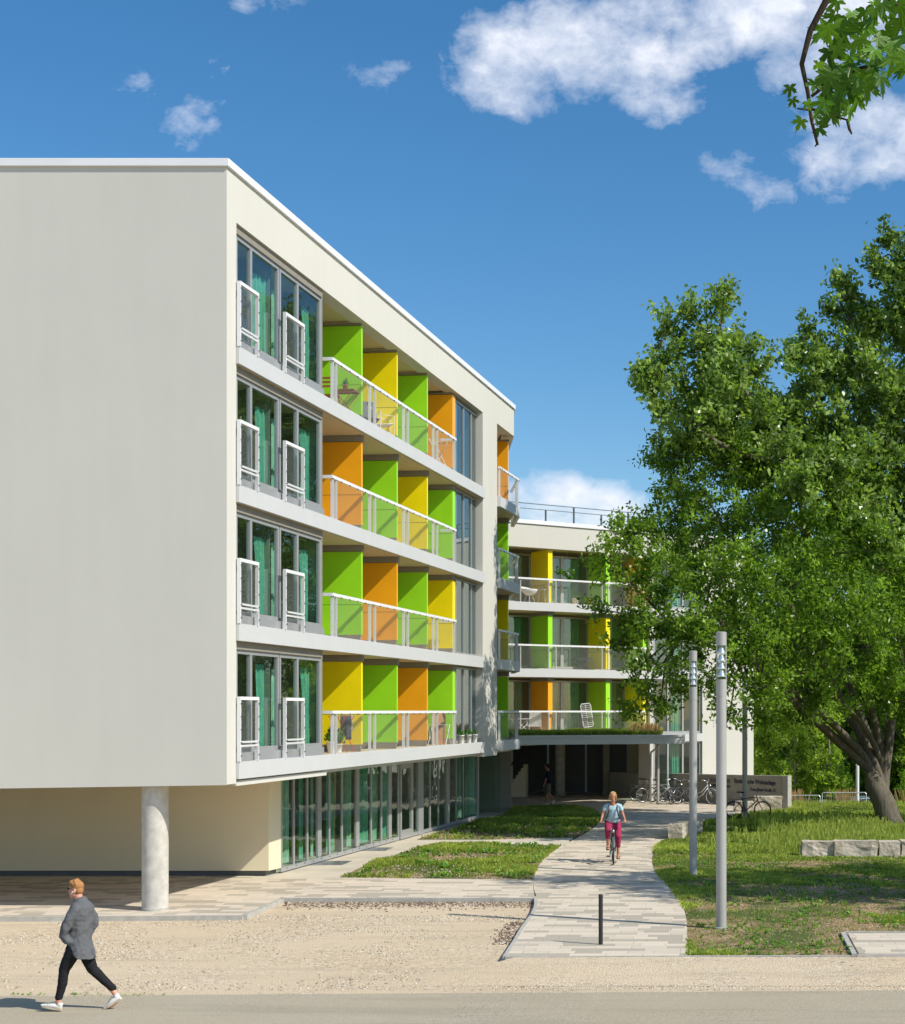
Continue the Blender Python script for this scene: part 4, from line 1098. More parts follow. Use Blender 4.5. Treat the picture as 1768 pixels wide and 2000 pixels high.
    if fender or style!='mtb':
        for cc,a0,a1,front in ((rh,-10,150,0),(fh,20,120,1)):
            q=MB(); vs=[];fs=[]; n_=14
            for i in range(n_+1):
                a=R(a0+(a1-a0)*i/n_)
                for dy,rr in ((-.027,.352),(0,.364),(.027,.352)):
                    p=Vector((cc.x+rr*math.cos(a),dy,cc.z+rr*math.sin(a))); vs.append(tr(p) if front else p)
            for i in range(n_):
                for k in range(2): fs.append((i*3+k,i*3+k+1,(i+1)*3+k+1,(i+1)*3+k))
            q.add(vs,fs).build('mudguard',M[fender or 'dark_grey'],e,smooth=True)
        k_=MB()
        for sg in (-1,1): k_.tube([(-.30,sg*.06,.735),(-.80,sg*.06,.725)],.006,5); k_.tube([(-.60,sg*.065,.725),(rh.x,sg*.065,rh.z)],.005,5)
        for i in range(4): k_.tube([(-.38-i*.12,-.06,.733),(-.38-i*.12,.06,.733)],.005,5)
        k_.build('rear_rack',M['dark_grey'],e)
        MB().lathe((.46,0,.78),[(.0,0),(.03,.01),(.035,.05),(.02,.08)],12).build('headlight',M['steel'],e)
    return e
M['silver']=plain('silver frame paint',(.55,.57,.60),.3,metal=.4)
M['white_p']=plain('white frame paint',(.75,.77,.80),.3)
M['blackp']=plain('black frame paint',(.02,.022,.025),.35)
M['navy']=plain('dark blue frame paint',(.02,.03,.06),.35)
M['rust']=plain('rusty red frame paint',(.16,.045,.025),.5,var=.3,scale=20)
M['copper']=plain('copper frame paint',(.50,.30,.24),.35,metal=.3)
def bk(lab,frame,px,yb,rz,**k):
    x,y=gp(px,yb); return bicycle(lab,frame,x,y,R(rz),**k)
bk('silver pink mountain bicycle, leftmost in the row at the concrete wall','copper',1266,1564.5,5,style='mtb',lean=-5,fender='silver')
bk('black mountain bicycle crossing in front of the canopy downpipe','blackp',1276,1567,28,style='mtb',lean=-4,steer=-10,saddle_h=1.02)
bk('white and silver mountain bicycle with its front wheel turned to the viewer','white_p',1294,1567,-28,style='mtb',lean=3,steer=-38)
bk('slim dark bicycle standing end on with its saddle facing the viewer','navy',1322,1570,68,style='city',lean=2,saddle_h=1.06)
bk('black city bicycle with raised handlebars beside the middle lamp post','blackp',1338,1570,52,style='city',lean=-2,saddle_h=.95)
bk('silver step through city bicycle, rightmost in the row','silver',1367,1571,-14,style='step',lean=-3,steer=-20,fender='silver',rim='white_p')
bk('rusty red bicycle leaning on the shaded lamp post in the grass','rust',1461,1599,-6,style='mtb',lean=-4,fender='dark_grey',group=None,rim='rust')
# ================================================================== TREES
M['leafA'] = leafmat('hornbeam leaves', (.040,.095,.008), (.31,.48,.065), .48, .30)
M['leafB'] = leafmat('oak leaves', (.055,.115,.018), (.36,.50,.13), .44, .30)
M['leafC'] = leafmat('background leaves', (.08,.17,.015), (.50,.62,.11), .58, .5)
M['leafM'] = leafmat('maple leaves', (.025,.085,.003), (.13,.29,.012), .35, .45, (1.7,1.6,.3))
def bark(name, c):
    m,t,b,out,tc = newmat(name); mp = t.new('ShaderNodeMapping'); mp.inputs['Scale'].default_value=(3,3,.5); t.link(tc.outputs['Object'], mp.inputs[0])
    n=t.noise(mp.outputs[0],4,6,.65); col=t.ramp(n,[(.3,tuple(x*.5 for x in c)),(.6,c),(.8,tuple(min(1,x*1.5) for x in c))])
    t.link(col,b.inputs['Base Color']); b.inputs['Roughness'].default_value=.9; b.inputs['Specular IOR Level'].default_value=.15; t.link(t.bump(n,.8,.05),b.inputs['Normal']); return m
M['bark']=bark('bark',(.17,.15,.115)); M['bark_pale']=bark('pale bark',(.30,.28,.24)); M['bark_dark']=bark('dark bark',(.06,.045,.03))
def leaves(name, clumps, mat, parent, leaf=(.07,.035), dens=90, tw=.33, twn=9, seed=1, droop=.3):
    """clumps (x,y,z,rx,rz). Leaves sit around twig centres spread through each clump."""
    g_=np.random.default_rng(seed); Cs=[];Tn=[]
    for (x,y,z,rx,rz,*ex) in clumps:
        ry = ex[0] if ex else rx
        vol=4.19*rx*ry*rz; nt=max(6,int(vol*twn/ (1+vol*.10)))
        d=g_.normal(size=(nt,3)); d/=np.linalg.norm(d,axis=1)[:,None]; rr=g_.random(nt)**(.40)
        c=d*rr[:,None]*np.array([rx,ry,rz])+np.array([x,y,z])
        tone=g_.normal(0,.24,nt); nl=max(4,int(dens/twn*6))
        p=np.repeat(c,nl,axis=0)
        ax=np.repeat(d+g_.normal(0,.5,(nt,3)),nl,axis=0); ax/=np.linalg.norm(ax,axis=1)[:,None]
        p=p+ax*(g_.uniform(-1,1,(nt*nl,1))*tw*1.3)+g_.normal(0,tw*.36,(nt*nl,3))
        Cs.append(p); Tn.append(np.repeat(tone,nl))
    C=np.concatenate(Cs); T=np.clip(.48+np.concatenate(Tn)+g_.normal(0,.17,len(C)),0,1); n=len(C)
    a=g_.uniform(0,2*np.pi,n); e=g_.uniform(-1.0,.5,n)-droop
    u=np.stack([np.cos(a)*np.cos(e),np.sin(a)*np.cos(e),np.sin(e)],1)
    r_=g_.normal(size=(n,3)); r_[:,2]*=.4; w_=np.cross(u,r_+np.array([0,0,.8])); w_/=np.linalg.norm(w_,axis=1)[:,None]+1e-9
    nn=np.cross(u,w_); l=leaf[0]*g_.uniform(.7,1.3,(n,1)); b_=leaf[1]*g_.uniform(.7,1.3,(n,1))
    V=np.stack([C-u*l, C+w_*b_+nn*b_*.3-u*l*.1, C+u*l, C-w_*b_+nn*b_*.3-u*l*.1],1).reshape(-1,3)
    return npmesh(name,V,np.arange(n*4).reshape(-1,4),M[mat],parent,np.repeat(T,4))
def limb(m, pts, r0, r1, n=8, wob=.06, sub=4):
    P_=[Vector(p) for p in pts]; out_=[]
    s_=smooth3(P_,sub); k=len(s_)
    for i,p in enumerate(s_):
        q=p*.7; out_.append(p+Vector((mnoise.noise(q),mnoise.noise(q+Vector((7,0,0))),0))*wob*(0 if i==0 else 1))
    m.tube(out_,[r0+(r1-r0)*(i/(k-1)) for i in range(k)],n)
    return out_
def smooth3(l,n):
    out=[]
    for i in range(len(l)-1):
        p0=l[max(i-1,0)];p1=l[i];p2=l[i+1];p3=l[min(i+2,len(l)-1)]
        for j in range(n):
            t_=j/n; out.append(.5*((2*p1)+(p2-p0)*t_+(2*p0-5*p1+4*p2-p3)*t_*t_+(3*p1-p0-3*p2+p3)*t_**3))
    out.append(l[-1]); return out
def rel(cl, o): return [(c[0]-o[0],c[1]-o[1],c[2]-o[2])+tuple(c[3:]) for c in cl]
def pc(px,y,rp,Y,asp=.85,ry=None):
    p=at(px,y,Y); r=rp/F*Y; return (p.x,p.y,p.z,r,r*asp,ry or r*1.05)
def twigs(m, clumps, roots, r=.05):
    for c in clumps:
        cc=Vector(c[:3]); b_=min(roots,key=lambda p:(p-cc).length)
        mid=(b_+cc)/2+Vector((random.uniform(-.3,.3),random.uniform(-.3,.3),.15)); m.tube([b_,mid,cc],[r,r*.7,r*.35],5)
        for i in range(4):
            d=Vector((random.gauss(0,1),random.gauss(0,1),random.gauss(0,.7))).normalized(); e=cc+Vector((d.x*c[3],d.y*c[3],d.z*c[4]))*.85
            m.tube([cc,(cc+e)/2+Vector((0,0,.08)),e],[r*.4,r*.25,r*.1],4)
# --- A: wide low tree with fanned limbs
tA=gp(1738,1612); oA=(tA[0],tA[1],0)
A=empty('leafy_tree',(tA[0],tA[1],0),0,'broad low tree with fanned grey limbs, its dark crown reaching over the path','tree')
random.seed(3)
cA=[(1182,1085,42,50),(1172,1190,26,50),(1235,1050,60,51),(1250,1128,60,50),(1320,1010,80,52),(1335,1110,80,50),(1290,905,50,53),(1350,930,75,53),(1420,1010,90,51),(1430,1120,95,49),(1450,910,80,53),(1530,1020,95,51),(1540,1150,105,48),(1640,1080,110,50),(1660,1200,110,48),(1740,1120,110,52),(1760,1240,110,50),(1830,1180,120,52),
 (1225,1215,42,50),(1285,1225,62,49),(1370,1235,82,48),(1470,1250,85,47),(1575,1270,80,48),(1250,1300,36,49),(1310,1310,46,48),(1400,1330,55,47),(1490,1345,60,47),(1590,1350,60,49),(1700,1330,80,50),(1265,1350,22,48),(1345,1345,30,48),(1425,1400,28,47),(1545,1405,42,50),(1780,1370,80,53),(1840,1320,90,53),(1480,1400,26,50),
 (1380,860,55,54),(1560,900,70,53),(1660,960,80,53),(1225,1390,14,49),(1210,1258,20,50),(1290,1385,18,48),(1335,1068,70,56),(1480,1080,90,57),(1600,1180,90,57),(1700,1060,90,58),(1430,1200,80,55),(1560,1300,60,56)]
clA=rel([pc(a,b_,c,Y) for a,b_,c,Y in cA],oA)
m=MB(); roots=[]
def tp(px,y,Y): p=at(px,y,Y); return p-Vector(oA)
base=Vector((0,0,-.1))
trunkA=MB(); 
trunkA.tube([base, Vector((-.03,0,.25)), Vector((-.25,0,.9)), Vector((-.55,0,1.5)), Vector((-.66,0,1.9))],[.62,.44,.40,.36,.22],14)
trunkA.build('trunk',M['bark'],A,smooth=True)
limbs=[([(1705,1510,56.6),(1640,1450,56),(1560,1380,54),(1470,1290,52),(1380,1180,51)],.30,.07),
 ([(1690,1480,56.4),(1610,1400,55),(1520,1330,53),(1430,1280,51),(1330,1240,50)],.22,.05),
 ([(1712,1500,56.6),(1660,1400,56.5),(1600,1280,55),(1520,1150,53),(1420,1040,52)],.27,.06),
 ([(1715,1500,56.8),(1680,1390,57),(1640,1270,56),(1600,1130,54),(1560,980,53)],.26,.06),
 ([(1725,1500,56.9),(1705,1390,57),(1690,1260,56),(1680,1130,54),(1660,990,53)],.26,.06),
 ([(1730,1500,56.9),(1740,1400,57),(1760,1280,56),(1790,1150,54),(1800,1000,53)],.30,.07),
 ([(1728,1520,56.9),(1700,1440,56),(1640,1370,53),(1560,1310,50),(1480,1250,48)],.18,.05),
 ([(1722,1500,57),(1690,1420,58),(1640,1300,58.5),(1590,1200,58),(1500,1100,57)],.2,.05)]
lm=[]
for pts,r0,r1 in limbs:
    m=MB(); o_=limb(m,[tp(1722,1560,56.7)]+[tp(*p) for p in pts],r0*.82,r1,9); roots+=o_[3:]; m.build('limb',M['bark'],A,smooth=True)
m=MB(); twigs(m,clA,roots); m.build('branches',M['bark'],A)['kind']='stuff'
leaves('crown',clA,'leafA',A,(.085,.042),dens=LD,seed=4)
# --- B: tall tree entering from the right
oB=(8.6,54.5,0); B_=empty('leafy_tree',oB,0,'taller paler tree at the right edge, rising above the low one with yellowish tips','tree')
cB=[(1300,640,38,56),(1350,610,34,56),(1410,600,32,56),(1300,700,40,55),(1275,745,26,55),(1385,690,65,56),(1450,670,45,56),(1300,800,40,55),(1360,780,70,56),(1440,770,70,57),(1480,720,30,57),(1400,850,75,57),(1480,850,75,57),(1325,860,45,56),(1555,700,34,58),(1570,650,26,58),(1625,612,30,58),(1660,570,22,58),(1590,740,60,57),(1545,800,60,57),(1640,700,70,58),(1700,620,55,58),(1715,520,36,58),(1740,470,28,58),(1765,540,60,58),(1760,650,75,58),(1700,760,85,57),(1770,790,85,58),(1620,830,85,57),(1560,880,75,57),(1700,880,90,57),(1790,900,100,58),(1640,960,90,57),(1750,1010,100,58),(1830,500,80,58),(1850,620,110,60),(1870,760,120,60),(1880,900,130,60),(1850,420,60,60),(1640,545,12,58),(1262,760,16,55),(1258,725,14,55),(1500,930,70,57),(1850,1050,120,60),(1415,572,16,56),(1930,700,150,64),(1960,900,160,64),(1930,1100,150,62),(1620,1060,80,59),(1600,925,48,54),(1530,865,45,54),(1480,800,42,54),(1445,745,36,54),(1680,995,55,54),(1740,1050,60,54),(1420,700,32,54),(1560,960,50,53),(1390,800,50,54),(1640,905,50,54),(1930,500,130,64)]
clB=rel([pc(a,b_,c,min(Y,58)-3.5) for a,b_,c,Y in cB],oB)
def tq(px,y,Y): return at(px,y,min(Y,58)-3.5)-Vector(oB)
m=MB(); m.tube([Vector((0,0,-.1)),Vector((0,0,2)),Vector((.1,0,6)),tq(1868,900,58)],[.75,.6,.5,.42],14); m.build('trunk',M['bark'],B_,smooth=True)
roots=[]
for pts,r0,r1 in [([(1868,1180,58),(1790,1090,57),(1700,1010,56),(1610,930,56),(1540,880,56),(1480,800,56),(1430,720,56)],.22,.04),
 ([(1868,1000,58),(1820,880,58),(1740,760,58),(1680,660,58),(1640,590,58)],.28,.04),([(1868,900,58),(1850,740,58),(1800,600,58),(1760,500,58)],.3,.05),
 ([(1700,1010,56),(1650,920,56.5),(1610,820,57),(1580,700,57.5)],.15,.04),([(1610,930,56),(1520,900,56),(1430,880,56),(1340,820,55.5),(1290,740,55)],.14,.03),([(1868,1000,58),(1900,800,61),(1940,600,63)],.3,.06)]:
    m=MB(); o_=limb(m,[tq(*p) for p in pts],r0,r1,8); roots+=o_[2:]; m.build('limb',M['bark'],B_,smooth=True)
m=MB(); twigs(m,clB,roots,.045); m.build('branches',M['bark'],B_)['kind']='stuff'
leaves('crown',clB,'leafB',B_,(.105,.06),dens=LD*1.15,seed=9,tw=.36)
# --- background young trees and shrubs beyond the lawn
def bush(label, px, ybase, Y, hpx, wpx, mat='leafC', seed=0, name='young_tree', cat='tree', trunk=True, dens=None, grp='young trees beyond the barriers', leaf=(.10,.05), stemmat='bark_pale'):
    p=at(px,ybase,Y); o=(p.x,Y,p.z); e=empty(name,o,0,label,cat,grp); h=hpx/F*Y; w_=wpx/F*Y/2; random.seed(seed); cl=[]
    nlev=max(3,int(h/1.3))
    for i in range(nlev):
        q=(i+.8)/nlev; ww=w_*(1.05-.55*q)*(1 if i else .75)
        for j in range(3):
            a=random.uniform(0,6.28); cl.append((math.cos(a)*ww*.5,math.sin(a)*ww*.5,h*q*.93,ww*.62,h/nlev*.75,ww*.62))
    m=MB(); m.tube([(0,0,-.5),(.05,0,h*.5),(0,0,h*.95)],[.09,.06,.015],6)
    for i in range(12):
        a=random.uniform(0,6.28); z0=random.uniform(.1,.6)*h; m.tube([(0,0,z0),(math.cos(a)*w_*.7,math.sin(a)*w_*.7,z0+h*.22)],[.025,.008],4)
    m.build('trunk',M[stemmat],e); leaves('crown',cl,mat,e,leaf,dens=dens or LD*.8,seed=seed,tw=.3); return e
bush('slender young tree directly right of the lettered wall',1500,1590,78,270,80,seed=21)
bush('young tree with pale stem behind the left mesh barrier',1552,1590,77,200,95,seed=22)
bush('young tree with upright pale branches behind the right mesh barrier',1618,1590,76,215,105,seed=23)
bush('bright green young tree right of the big trunk base',1790,1600,75,230,120,seed=24)
bush('tall dense dark tree at the back, left of the big trunk',1570,1600,88,560,230,seed=25,grp='tall trees closing the background',name='leafy_tree',leaf=(.13,.07),stemmat='bark')
bush('tall dense tree at the back, behind the big trunk',1700,1600,90,620,240,seed=26,grp='tall trees closing the background',name='leafy_tree',leaf=(.13,.07),stemmat='bark')
bush('tall dense tree at the back, touching the right frame edge',1830,1600,86,640,240,seed=27,grp='tall trees closing the background',name='leafy_tree',leaf=(.13,.07),stemmat='bark')
bush('narrow tree at the back just beyond the corner of the rear block',1490,1600,84,420,90,seed=28,grp='tall trees closing the background',name='leafy_tree',leaf=(.12,.06),stemmat='bark')
# far wood closing the horizon
cl=[]; random.seed(5)
for i in range(46):
    x=-2+i*1.5; cl.append((x,112+random.uniform(-5,5),random.uniform(.5,7),3.4,3.4,3.4)); 
o=leaves('far_wood',cl,'leafC',None,(.35,.2),dens=40,seed=31,tw=.9,twn=6); tag(o,kind='stuff')
# dry grasses near the barriers
stems('meadow_grass', np.stack([rng.uniform(2.6,16,3500),rng.uniform(65.7,68.5,3500)],1), .3, .75, z=-.6)
M['dry']=leafmat('dry grass',(.30,.17,.06),(.55,.38,.18),.2)
for i,(px,lab) in enumerate(((1557,'clump of dry tan grass behind the left mesh barrier'),(1650,'clump of dry tan grass behind the right mesh barrier'),(1780,'clump of dry tan grass right of the big trunk'))):
    p=at(px,1582,69); n=150; X=rng.normal(0,.26,n);Y=rng.normal(0,.2,n);h=rng.uniform(.4,1.3,n);a=rng.uniform(0,6.28,n)
    q0=np.stack([X*.4-.012,Y*.4,np.full(n,-.35)],1);q1=np.stack([X*.4+.012,Y*.4,np.full(n,-.35)],1);q2=np.stack([X+np.cos(a)*.12+.014,Y,h],1);q3=np.stack([X+np.cos(a)*.12-.014,Y,h],1)
    V=np.stack([q0,q1,q2,q3],1).reshape(-1,3); o=npmesh('dry_grass_clump',V,np.arange(4*n).reshape(-1,4),M['dry'],None,np.repeat(rng.random(n),4)); o.location=(p.x,69,p.z-.3); tag(o,lab,'grass clump','dry grass clumps')
# --- shade tree outside the right edge
random.seed(8); oS=(11.2,30.0,0); Sh=empty('leafy_tree',oS,0,'tree just outside the right edge whose dappled shade falls on the path','tree')
cl=[]
for i in range(24):
    a=random.uniform(0,6.28); r_=random.uniform(1.0,5.0); z=random.uniform(7.5,12.0); x=math.cos(a)*r_; y=math.sin(a)*r_*1.0+1.6
    cl.append((x,y,z,1.5,.9,1.5))
m=MB(); m.tube([(0,0,-.1),(.1,0,3),(0,.5,8)],[.4,.3,.16],12); m.build('trunk',M['bark'],Sh,smooth=True)
m=MB(); twigs(m,cl,[Vector((0,.3,6)),Vector((0,.5,8)),Vector((0,.2,5))],.09); m.build('branches',M['bark'],Sh)['kind']='stuff'
leaves('crown',cl,'leafA',Sh,(.11,.06),dens=LD*.42,seed=14)
# --- near maple twig reaching in at the top right
def mleaf():
    pts=[]; lob=[(0,1.0),(52,.86),(-52,.86),(108,.55),(-108,.55)]
    out_=[]
    half=[(7,.78),(14,.86),(16,.62),(20,.52),(27,.34),(35,.58),(42,.84),(47,.72),(54,1.02),(60,.70),(69,.74),(72,.52),(82,.34),(94,.48),(104,.66),(113,.60),(120,.44),(135,.40),(160,.18)]
    spec=[(-a,r) for a,r in half[::-1]]+[(0,1.12)]+half
    return [(r_*math.sin(R(a)), r_*math.cos(R(a))) for a,r_ in spec]
ML=mleaf(); YM=8.0
oM=(4.6,8.3,-.1); MT=empty('maple_tree',oM,0,'maple whose lobed leaves and dark twig hang into the top right corner','tree')
def tm(px,y,Y=YM): return at(px,y,Y)-Vector(oM)
m=MB(); m.tube([(0,0,-.2),(-.1,0,3),(-.3,0,7),(-.6,-.1,10.2)],[.35,.28,.22,.14],12); m.build('trunk',M['bark_dark'],MT,smooth=True)
m=MB(); m.tube([Vector((-.6,-.1,10.1)), tm(2300,-560), tm(1760,-330), tm(1640,-80), tm(1612,5),tm(1583,60),tm(1566,125),tm(1578,180),tm(1585,235),tm(1597,283)],[.09,.06,.035,.022,.018,.016,.013,.011,.009,.007],8)
m.build('branch',M['bark_dark'],MT,smooth=True)
for pts in ([(1585,188),(1610,170),(1640,155),(1680,133)],[(1583,215),(1557,212)],[(1583,212),(1620,224),(1657,235)],[(1655,233),(1659,252),(1664,262)],[(1597,280),(1592,286)],[(1605,165),(1620,140)],[(1680,133),(1740,120),(1800,90)],[(1640,-80),(1720,-10),(1800,40)]):
    MB().tube([tm(a,b_) for a,b_ in pts],[.008 if len(pts)>2 else .006]*(len(pts)-1)+[.004],6).build('twig',M['bark_dark'],MT,smooth=True)
spots=[(1543,170,20),(1565,235,20),(1600,250,24),(1548,195,16),(1640,60,34),(1690,50,36),(1730,60,36),(1760,40,38),(1620,100,30),(1660,110,36),(1700,100,38),(1745,110,40),(1620,150,34),(1655,160,36),(1690,150,34),(1640,190,34),(1675,195,30),(1610,200,30),(1720,150,34),(1755,160,28),(1630,30,26),(1665,25,30),(1710,15,36),(1750,5,36),(1606,65,22),(1600,125,20),(1740,85,36),(1680,75,30),(1590,160,22),(1625,220,26),(1660,215,24),(1590,225,20),(1735,185,20),(1765,120,30),(1775,70,40),(1700,130,34),(1640,130,30),(1670,175,30),(1655,40,28),(1715,75,30),(1690,20,30),(1635,85,26),(1760,140,20),(1576,200,16),(1610,235,20)]
vs=[];fs=[];tn=[]; random.seed(12)
spots+=[(random.uniform(1612,1775),random.uniform(0,205),random.uniform(24,38)) for i in range(34)]
for (px,y,s_) in [q_ for q_ in spots if not (q_[1]>150 and q_[0]>1700)]:
    c=tm(px,y,YM+random.uniform(-.35,.35)); sz=s_/F*YM*1.14
    rot=Matrix.Rotation(random.uniform(-.9,.9),4,'Z')@Matrix.Rotation(R(90)+random.uniform(-.75,.75),4,'X')@Matrix.Rotation(R(180)+random.uniform(-1.0,1.0),4,'Z')
    n0=len(vs); k=len(ML); tt=random.uniform(.1,.95)
    vs.append(c); tn.append(tt)
    for (x,y_) in ML:
        vs.append(c+(rot@Vector((x*sz,y_*sz+0,-.18*sz*(x*x+y_*y_)+.10*sz*abs(x))))); tn.append(tt)
    for i in range(k-1): fs.append((n0,n0+1+i,n0+2+i))
me=bpy.data.meshes.new('leaves'); me.from_pydata(vs,[],fs); a_=me.attributes.new('tint','FLOAT','POINT'); a_.data.foreach_set('value',tn); me.materials.append(M['leafM'])
o=bpy.data.objects.new('leaves',me); COL.objects.link(o); o.parent=MT
# ================================================================== PEOPLE
def sph(mb, c, r, rot=None, nu=16, nv=10):
    rx,ry,rz = r if hasattr(r,'__len__') else (r,r,r); vs=[]; fs=[]; c=Vector(c)
    vs.append(Vector((0,0,-rz)))
    for i in range(1,nv):
        a=-math.pi/2+math.pi*i/nv
        for k in range(nu):
            b_=2*math.pi*k/nu; vs.append(Vector((rx*math.cos(a)*math.cos(b_), ry*math.cos(a)*math.sin(b_), rz*math.sin(a))))
    vs.append(Vector((0,0,rz)))
    for k in range(nu): fs.append((0,1+(k+1)%nu,1+k))
    for i in range(nv-2):
        for k in range(nu): fs.append((1+i*nu+k,1+i*nu+(k+1)%nu,1+(i+1)*nu+(k+1)%nu,1+(i+1)*nu+k))
    l=len(vs)-1
    for k in range(nu): fs.append((l,1+(nv-2)*nu+k,1+(nv-2)*nu+(k+1)%nu))
    if rot: vs=[rot@v for v in vs]
    mb.add([v+c for v in vs],fs)
def chain(mb, pts, flat=1.0):
    """pts: list of (x,y,z,r): tapered rounded limb"""
    P_=[Vector(p[:3]) for p in pts]; rr=[p[3] for p in pts]
    mb.tube(P_,rr,14,sx=flat)
    for p,r in zip(P_,rr): sph(mb,p,r*.995 if flat==1 else r*min(1,flat)*.99,nu=12,nv=8)
def blob(name, mb, mat, parent, vox=.012, smooth=5, edit=None):
    me=bpy.data.meshes.new(name); me.from_pydata(mb.v,[],mb.f); me.update()
    o=bpy.data.objects.new(name,me); COL.objects.link(o)
    r=o.modifiers.new('r','REMESH'); r.mode='VOXEL'; r.voxel_size=vox; r.use_smooth_shade=True
    s_=o.modifiers.new('s','SMOOTH'); s_.iterations=smooth; s_.factor=.5
    dg=bpy.context.evaluated_depsgraph_get(); m2=bpy.data.meshes.new_from_object(o.evaluated_get(dg))
    if edit: 
        for v in m2.vertices: v.co = edit(v.co.copy())
    o.modifiers.clear(); o.data=m2; m2.materials.clear(); m2.materials.append(mat)
    m2.polygons.foreach_set('use_smooth',[True]*len(m2.polygons))
    o.parent=parent; return o
def skin(name,c):
    m,t,b,out,tc=newmat(name); b.inputs['Base Color'].default_value=c4(c); b.inputs['Roughness'].default_value=.5
    b.inputs['Subsurface Weight'].default_value=.15; b.inputs['Subsurface Radius'].default_value=(.02,.008,.004); b.inputs['Subsurface Scale'].default_value=1.0; return m
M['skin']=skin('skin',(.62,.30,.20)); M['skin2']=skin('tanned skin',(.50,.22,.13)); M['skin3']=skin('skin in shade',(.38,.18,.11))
M['hair_r']=fabric('red blond hair',(.40,.20,.08),scale=38); M['hair_b']=fabric('blond hair',(.48,.33,.14),scale=60); M['hair_d']=fabric('dark hair',(.03,.02,.015),scale=60)
M['jacket']=fabric('grey wool jacket',(.125,.13,.138),scale=40); M['jeans']=fabric('black jeans',(.022,.022,.024),scale=40); M['sneaker']=plain('white sneaker leather',(.74,.73,.70),.5,var=.05)
M['tshirt']=fabric('pale blue t-shirt',(.42,.60,.68),scale=25); M['pink']=fabric('raspberry trousers',(.33,.035,.09),scale=30); M['navy_f']=fabric('navy polo shirt',(.012,.016,.035),scale=30); M['olive']=fabric('olive grey shorts',(.12,.12,.085),scale=30)
M['leather']=plain('brown leather',(.12,.05,.03),.6); M['sole']=plain('cream rubber sole',(.55,.46,.33),.7)
def fingers(mb, base, d, side, n=4, l=.075, r=.0085, curl=.5, palm_n=None):
    """five digits from the end of a palm: base centre, direction d, side vector"""
    d=Vector(d).normalized(); side=Vector(side).normalized(); pn=Vector(palm_n).normalized() if palm_n else d.cross(side)
    for i in range(n):
        k=i-(n-1)/2; ll=l*(1,.95+.15,1.0,.8)[i] if n==4 else l; p=Vector(base)+side*k*.021
        d1=(d+pn*curl*.5).normalized(); d2=(d+pn*curl*1.4).normalized(); d3=(d*.4+pn*curl*2).normalized()
        q=[p-d*.01,p+d1*ll*.42]; q.append(q[1]+d2*ll*.33); q.append(q[2]+d3*ll*.25)
        mb.tube(q,[r*1.05,r,r*.95,r*.7],7)
    p=Vector(base)+side*.040-d*.05; mb.tube([p-side*.015,p+side*.012+d*.03+pn*.012,p+side*.004+d*.058+pn*.03],[r*1.3,r*1.2,r*.8],7)
def head(mb, c, face, s=1.0):
    """egg-shaped head: c centre of the skull, face = facing direction"""
    f=Vector(face).normalized(); up=Vector((0,0,1)); sd=f.cross(up).normalized(); up=sd.cross(f).normalized(); c=Vector(c)
    rot=Matrix((f,sd,up)).transposed()
    sph(mb,c+up*.03*s,(.098*s,.078*s,.098*s),rot); sph(mb,c+f*.022*s-up*.045*s,(.070*s,.058*s,.075*s),rot); sph(mb,c+f*.055*s-up*.095*s,(.034*s,.034*s,.028*s),rot)
    mb.tube([c+f*.088*s+up*.012*s,c+f*.112*s-up*.028*s,c+f*.09*s-up*.036*s],[.008*s,.015*s,.010*s],8)
    sph(mb,c+f*.082*s-up*.062*s,(.016*s,.028*s,.012*s),rot,10,6)
    for k in (-1,1):
        sph(mb,c+sd*k*.080*s-f*.004*s-up*.01*s,(.020*s,.010*s,.032*s),rot,10,6); sph(mb,c+sd*k*.032*s+f*.080*s+up*.028*s,(.014*s,.022*s,.009*s),rot,10,6)
    return f,sd,up,rot
# ---- man walking left in the foreground -------------------------------------------------
gx,gy_=gp(153,1974,ZG); PM=empty('person',(gx,gy_,ZG+.008),0,'man striding left on the road in long grey jacket, black jeans and sunglasses','person')
mb=MB(); f,sd,up,rot=head(mb,(-.03,0,1.675),(-1,0,-.03),.98)
chain(mb,[(.035,0,1.46,.062),(.015,0,1.54,.058),(.0,0,1.60,.056)])
for y_ in (.05,-.05): chain(mb,[(.04,y_*1.6,1.47,.05),(.05,y_*1.2,1.2,.07),(.03,y_,.95,.08)])
sph(mb,(.02,0,.97),(.11,.15,.14)); sph(mb,(.05,0,1.28),(.10,.15,.22))
# near leg = right in depth order: front (leading) leg and rear leg
FH=[( .0,-.085,.90,.085),(-.16,-.085,.58,.058),(-.235,-.085,.16,.040),(-.235,-.085,.10,.040)]
RH=[( .03,.085,.90,.085),(.165,.085,.56,.058),(.45,.085,.26,.040),(.50,.085,.19,.038)]
chain(mb,FH); chain(mb,RH)
chain(mb,[(-.225,-.085,.07,.035),(-.33,-.085,.065,.033),(-.42,-.085,.07,.025)]); chain(mb,[(.52,.085,.15,.033),(.46,.085,.07,.033),(.41,.085,.04,.025)])
for sg in (-1,1):   # arms, hands resting in the jacket pockets
    ar=[(.03,sg*.17,1.42,.044),(-.075 if sg<0 else .12,sg*.245,1.18,.034),(-.095 if sg<0 else .03,sg*.215,1.05,.026)]
    chain(mb,ar); hp=Vector(ar[-1][:3])+Vector((.05,-sg*.06,-.05)); sph(mb,hp,(.045,.028,.045)); fingers(mb,hp+Vector((.01,0,-.04)),(.3,0,-1),(1,0,.3),curl=.3,palm_n=(0,-sg,0))
blob('body',mb,M['skin'],PM,.0075,3)
mb=MB()   # jeans
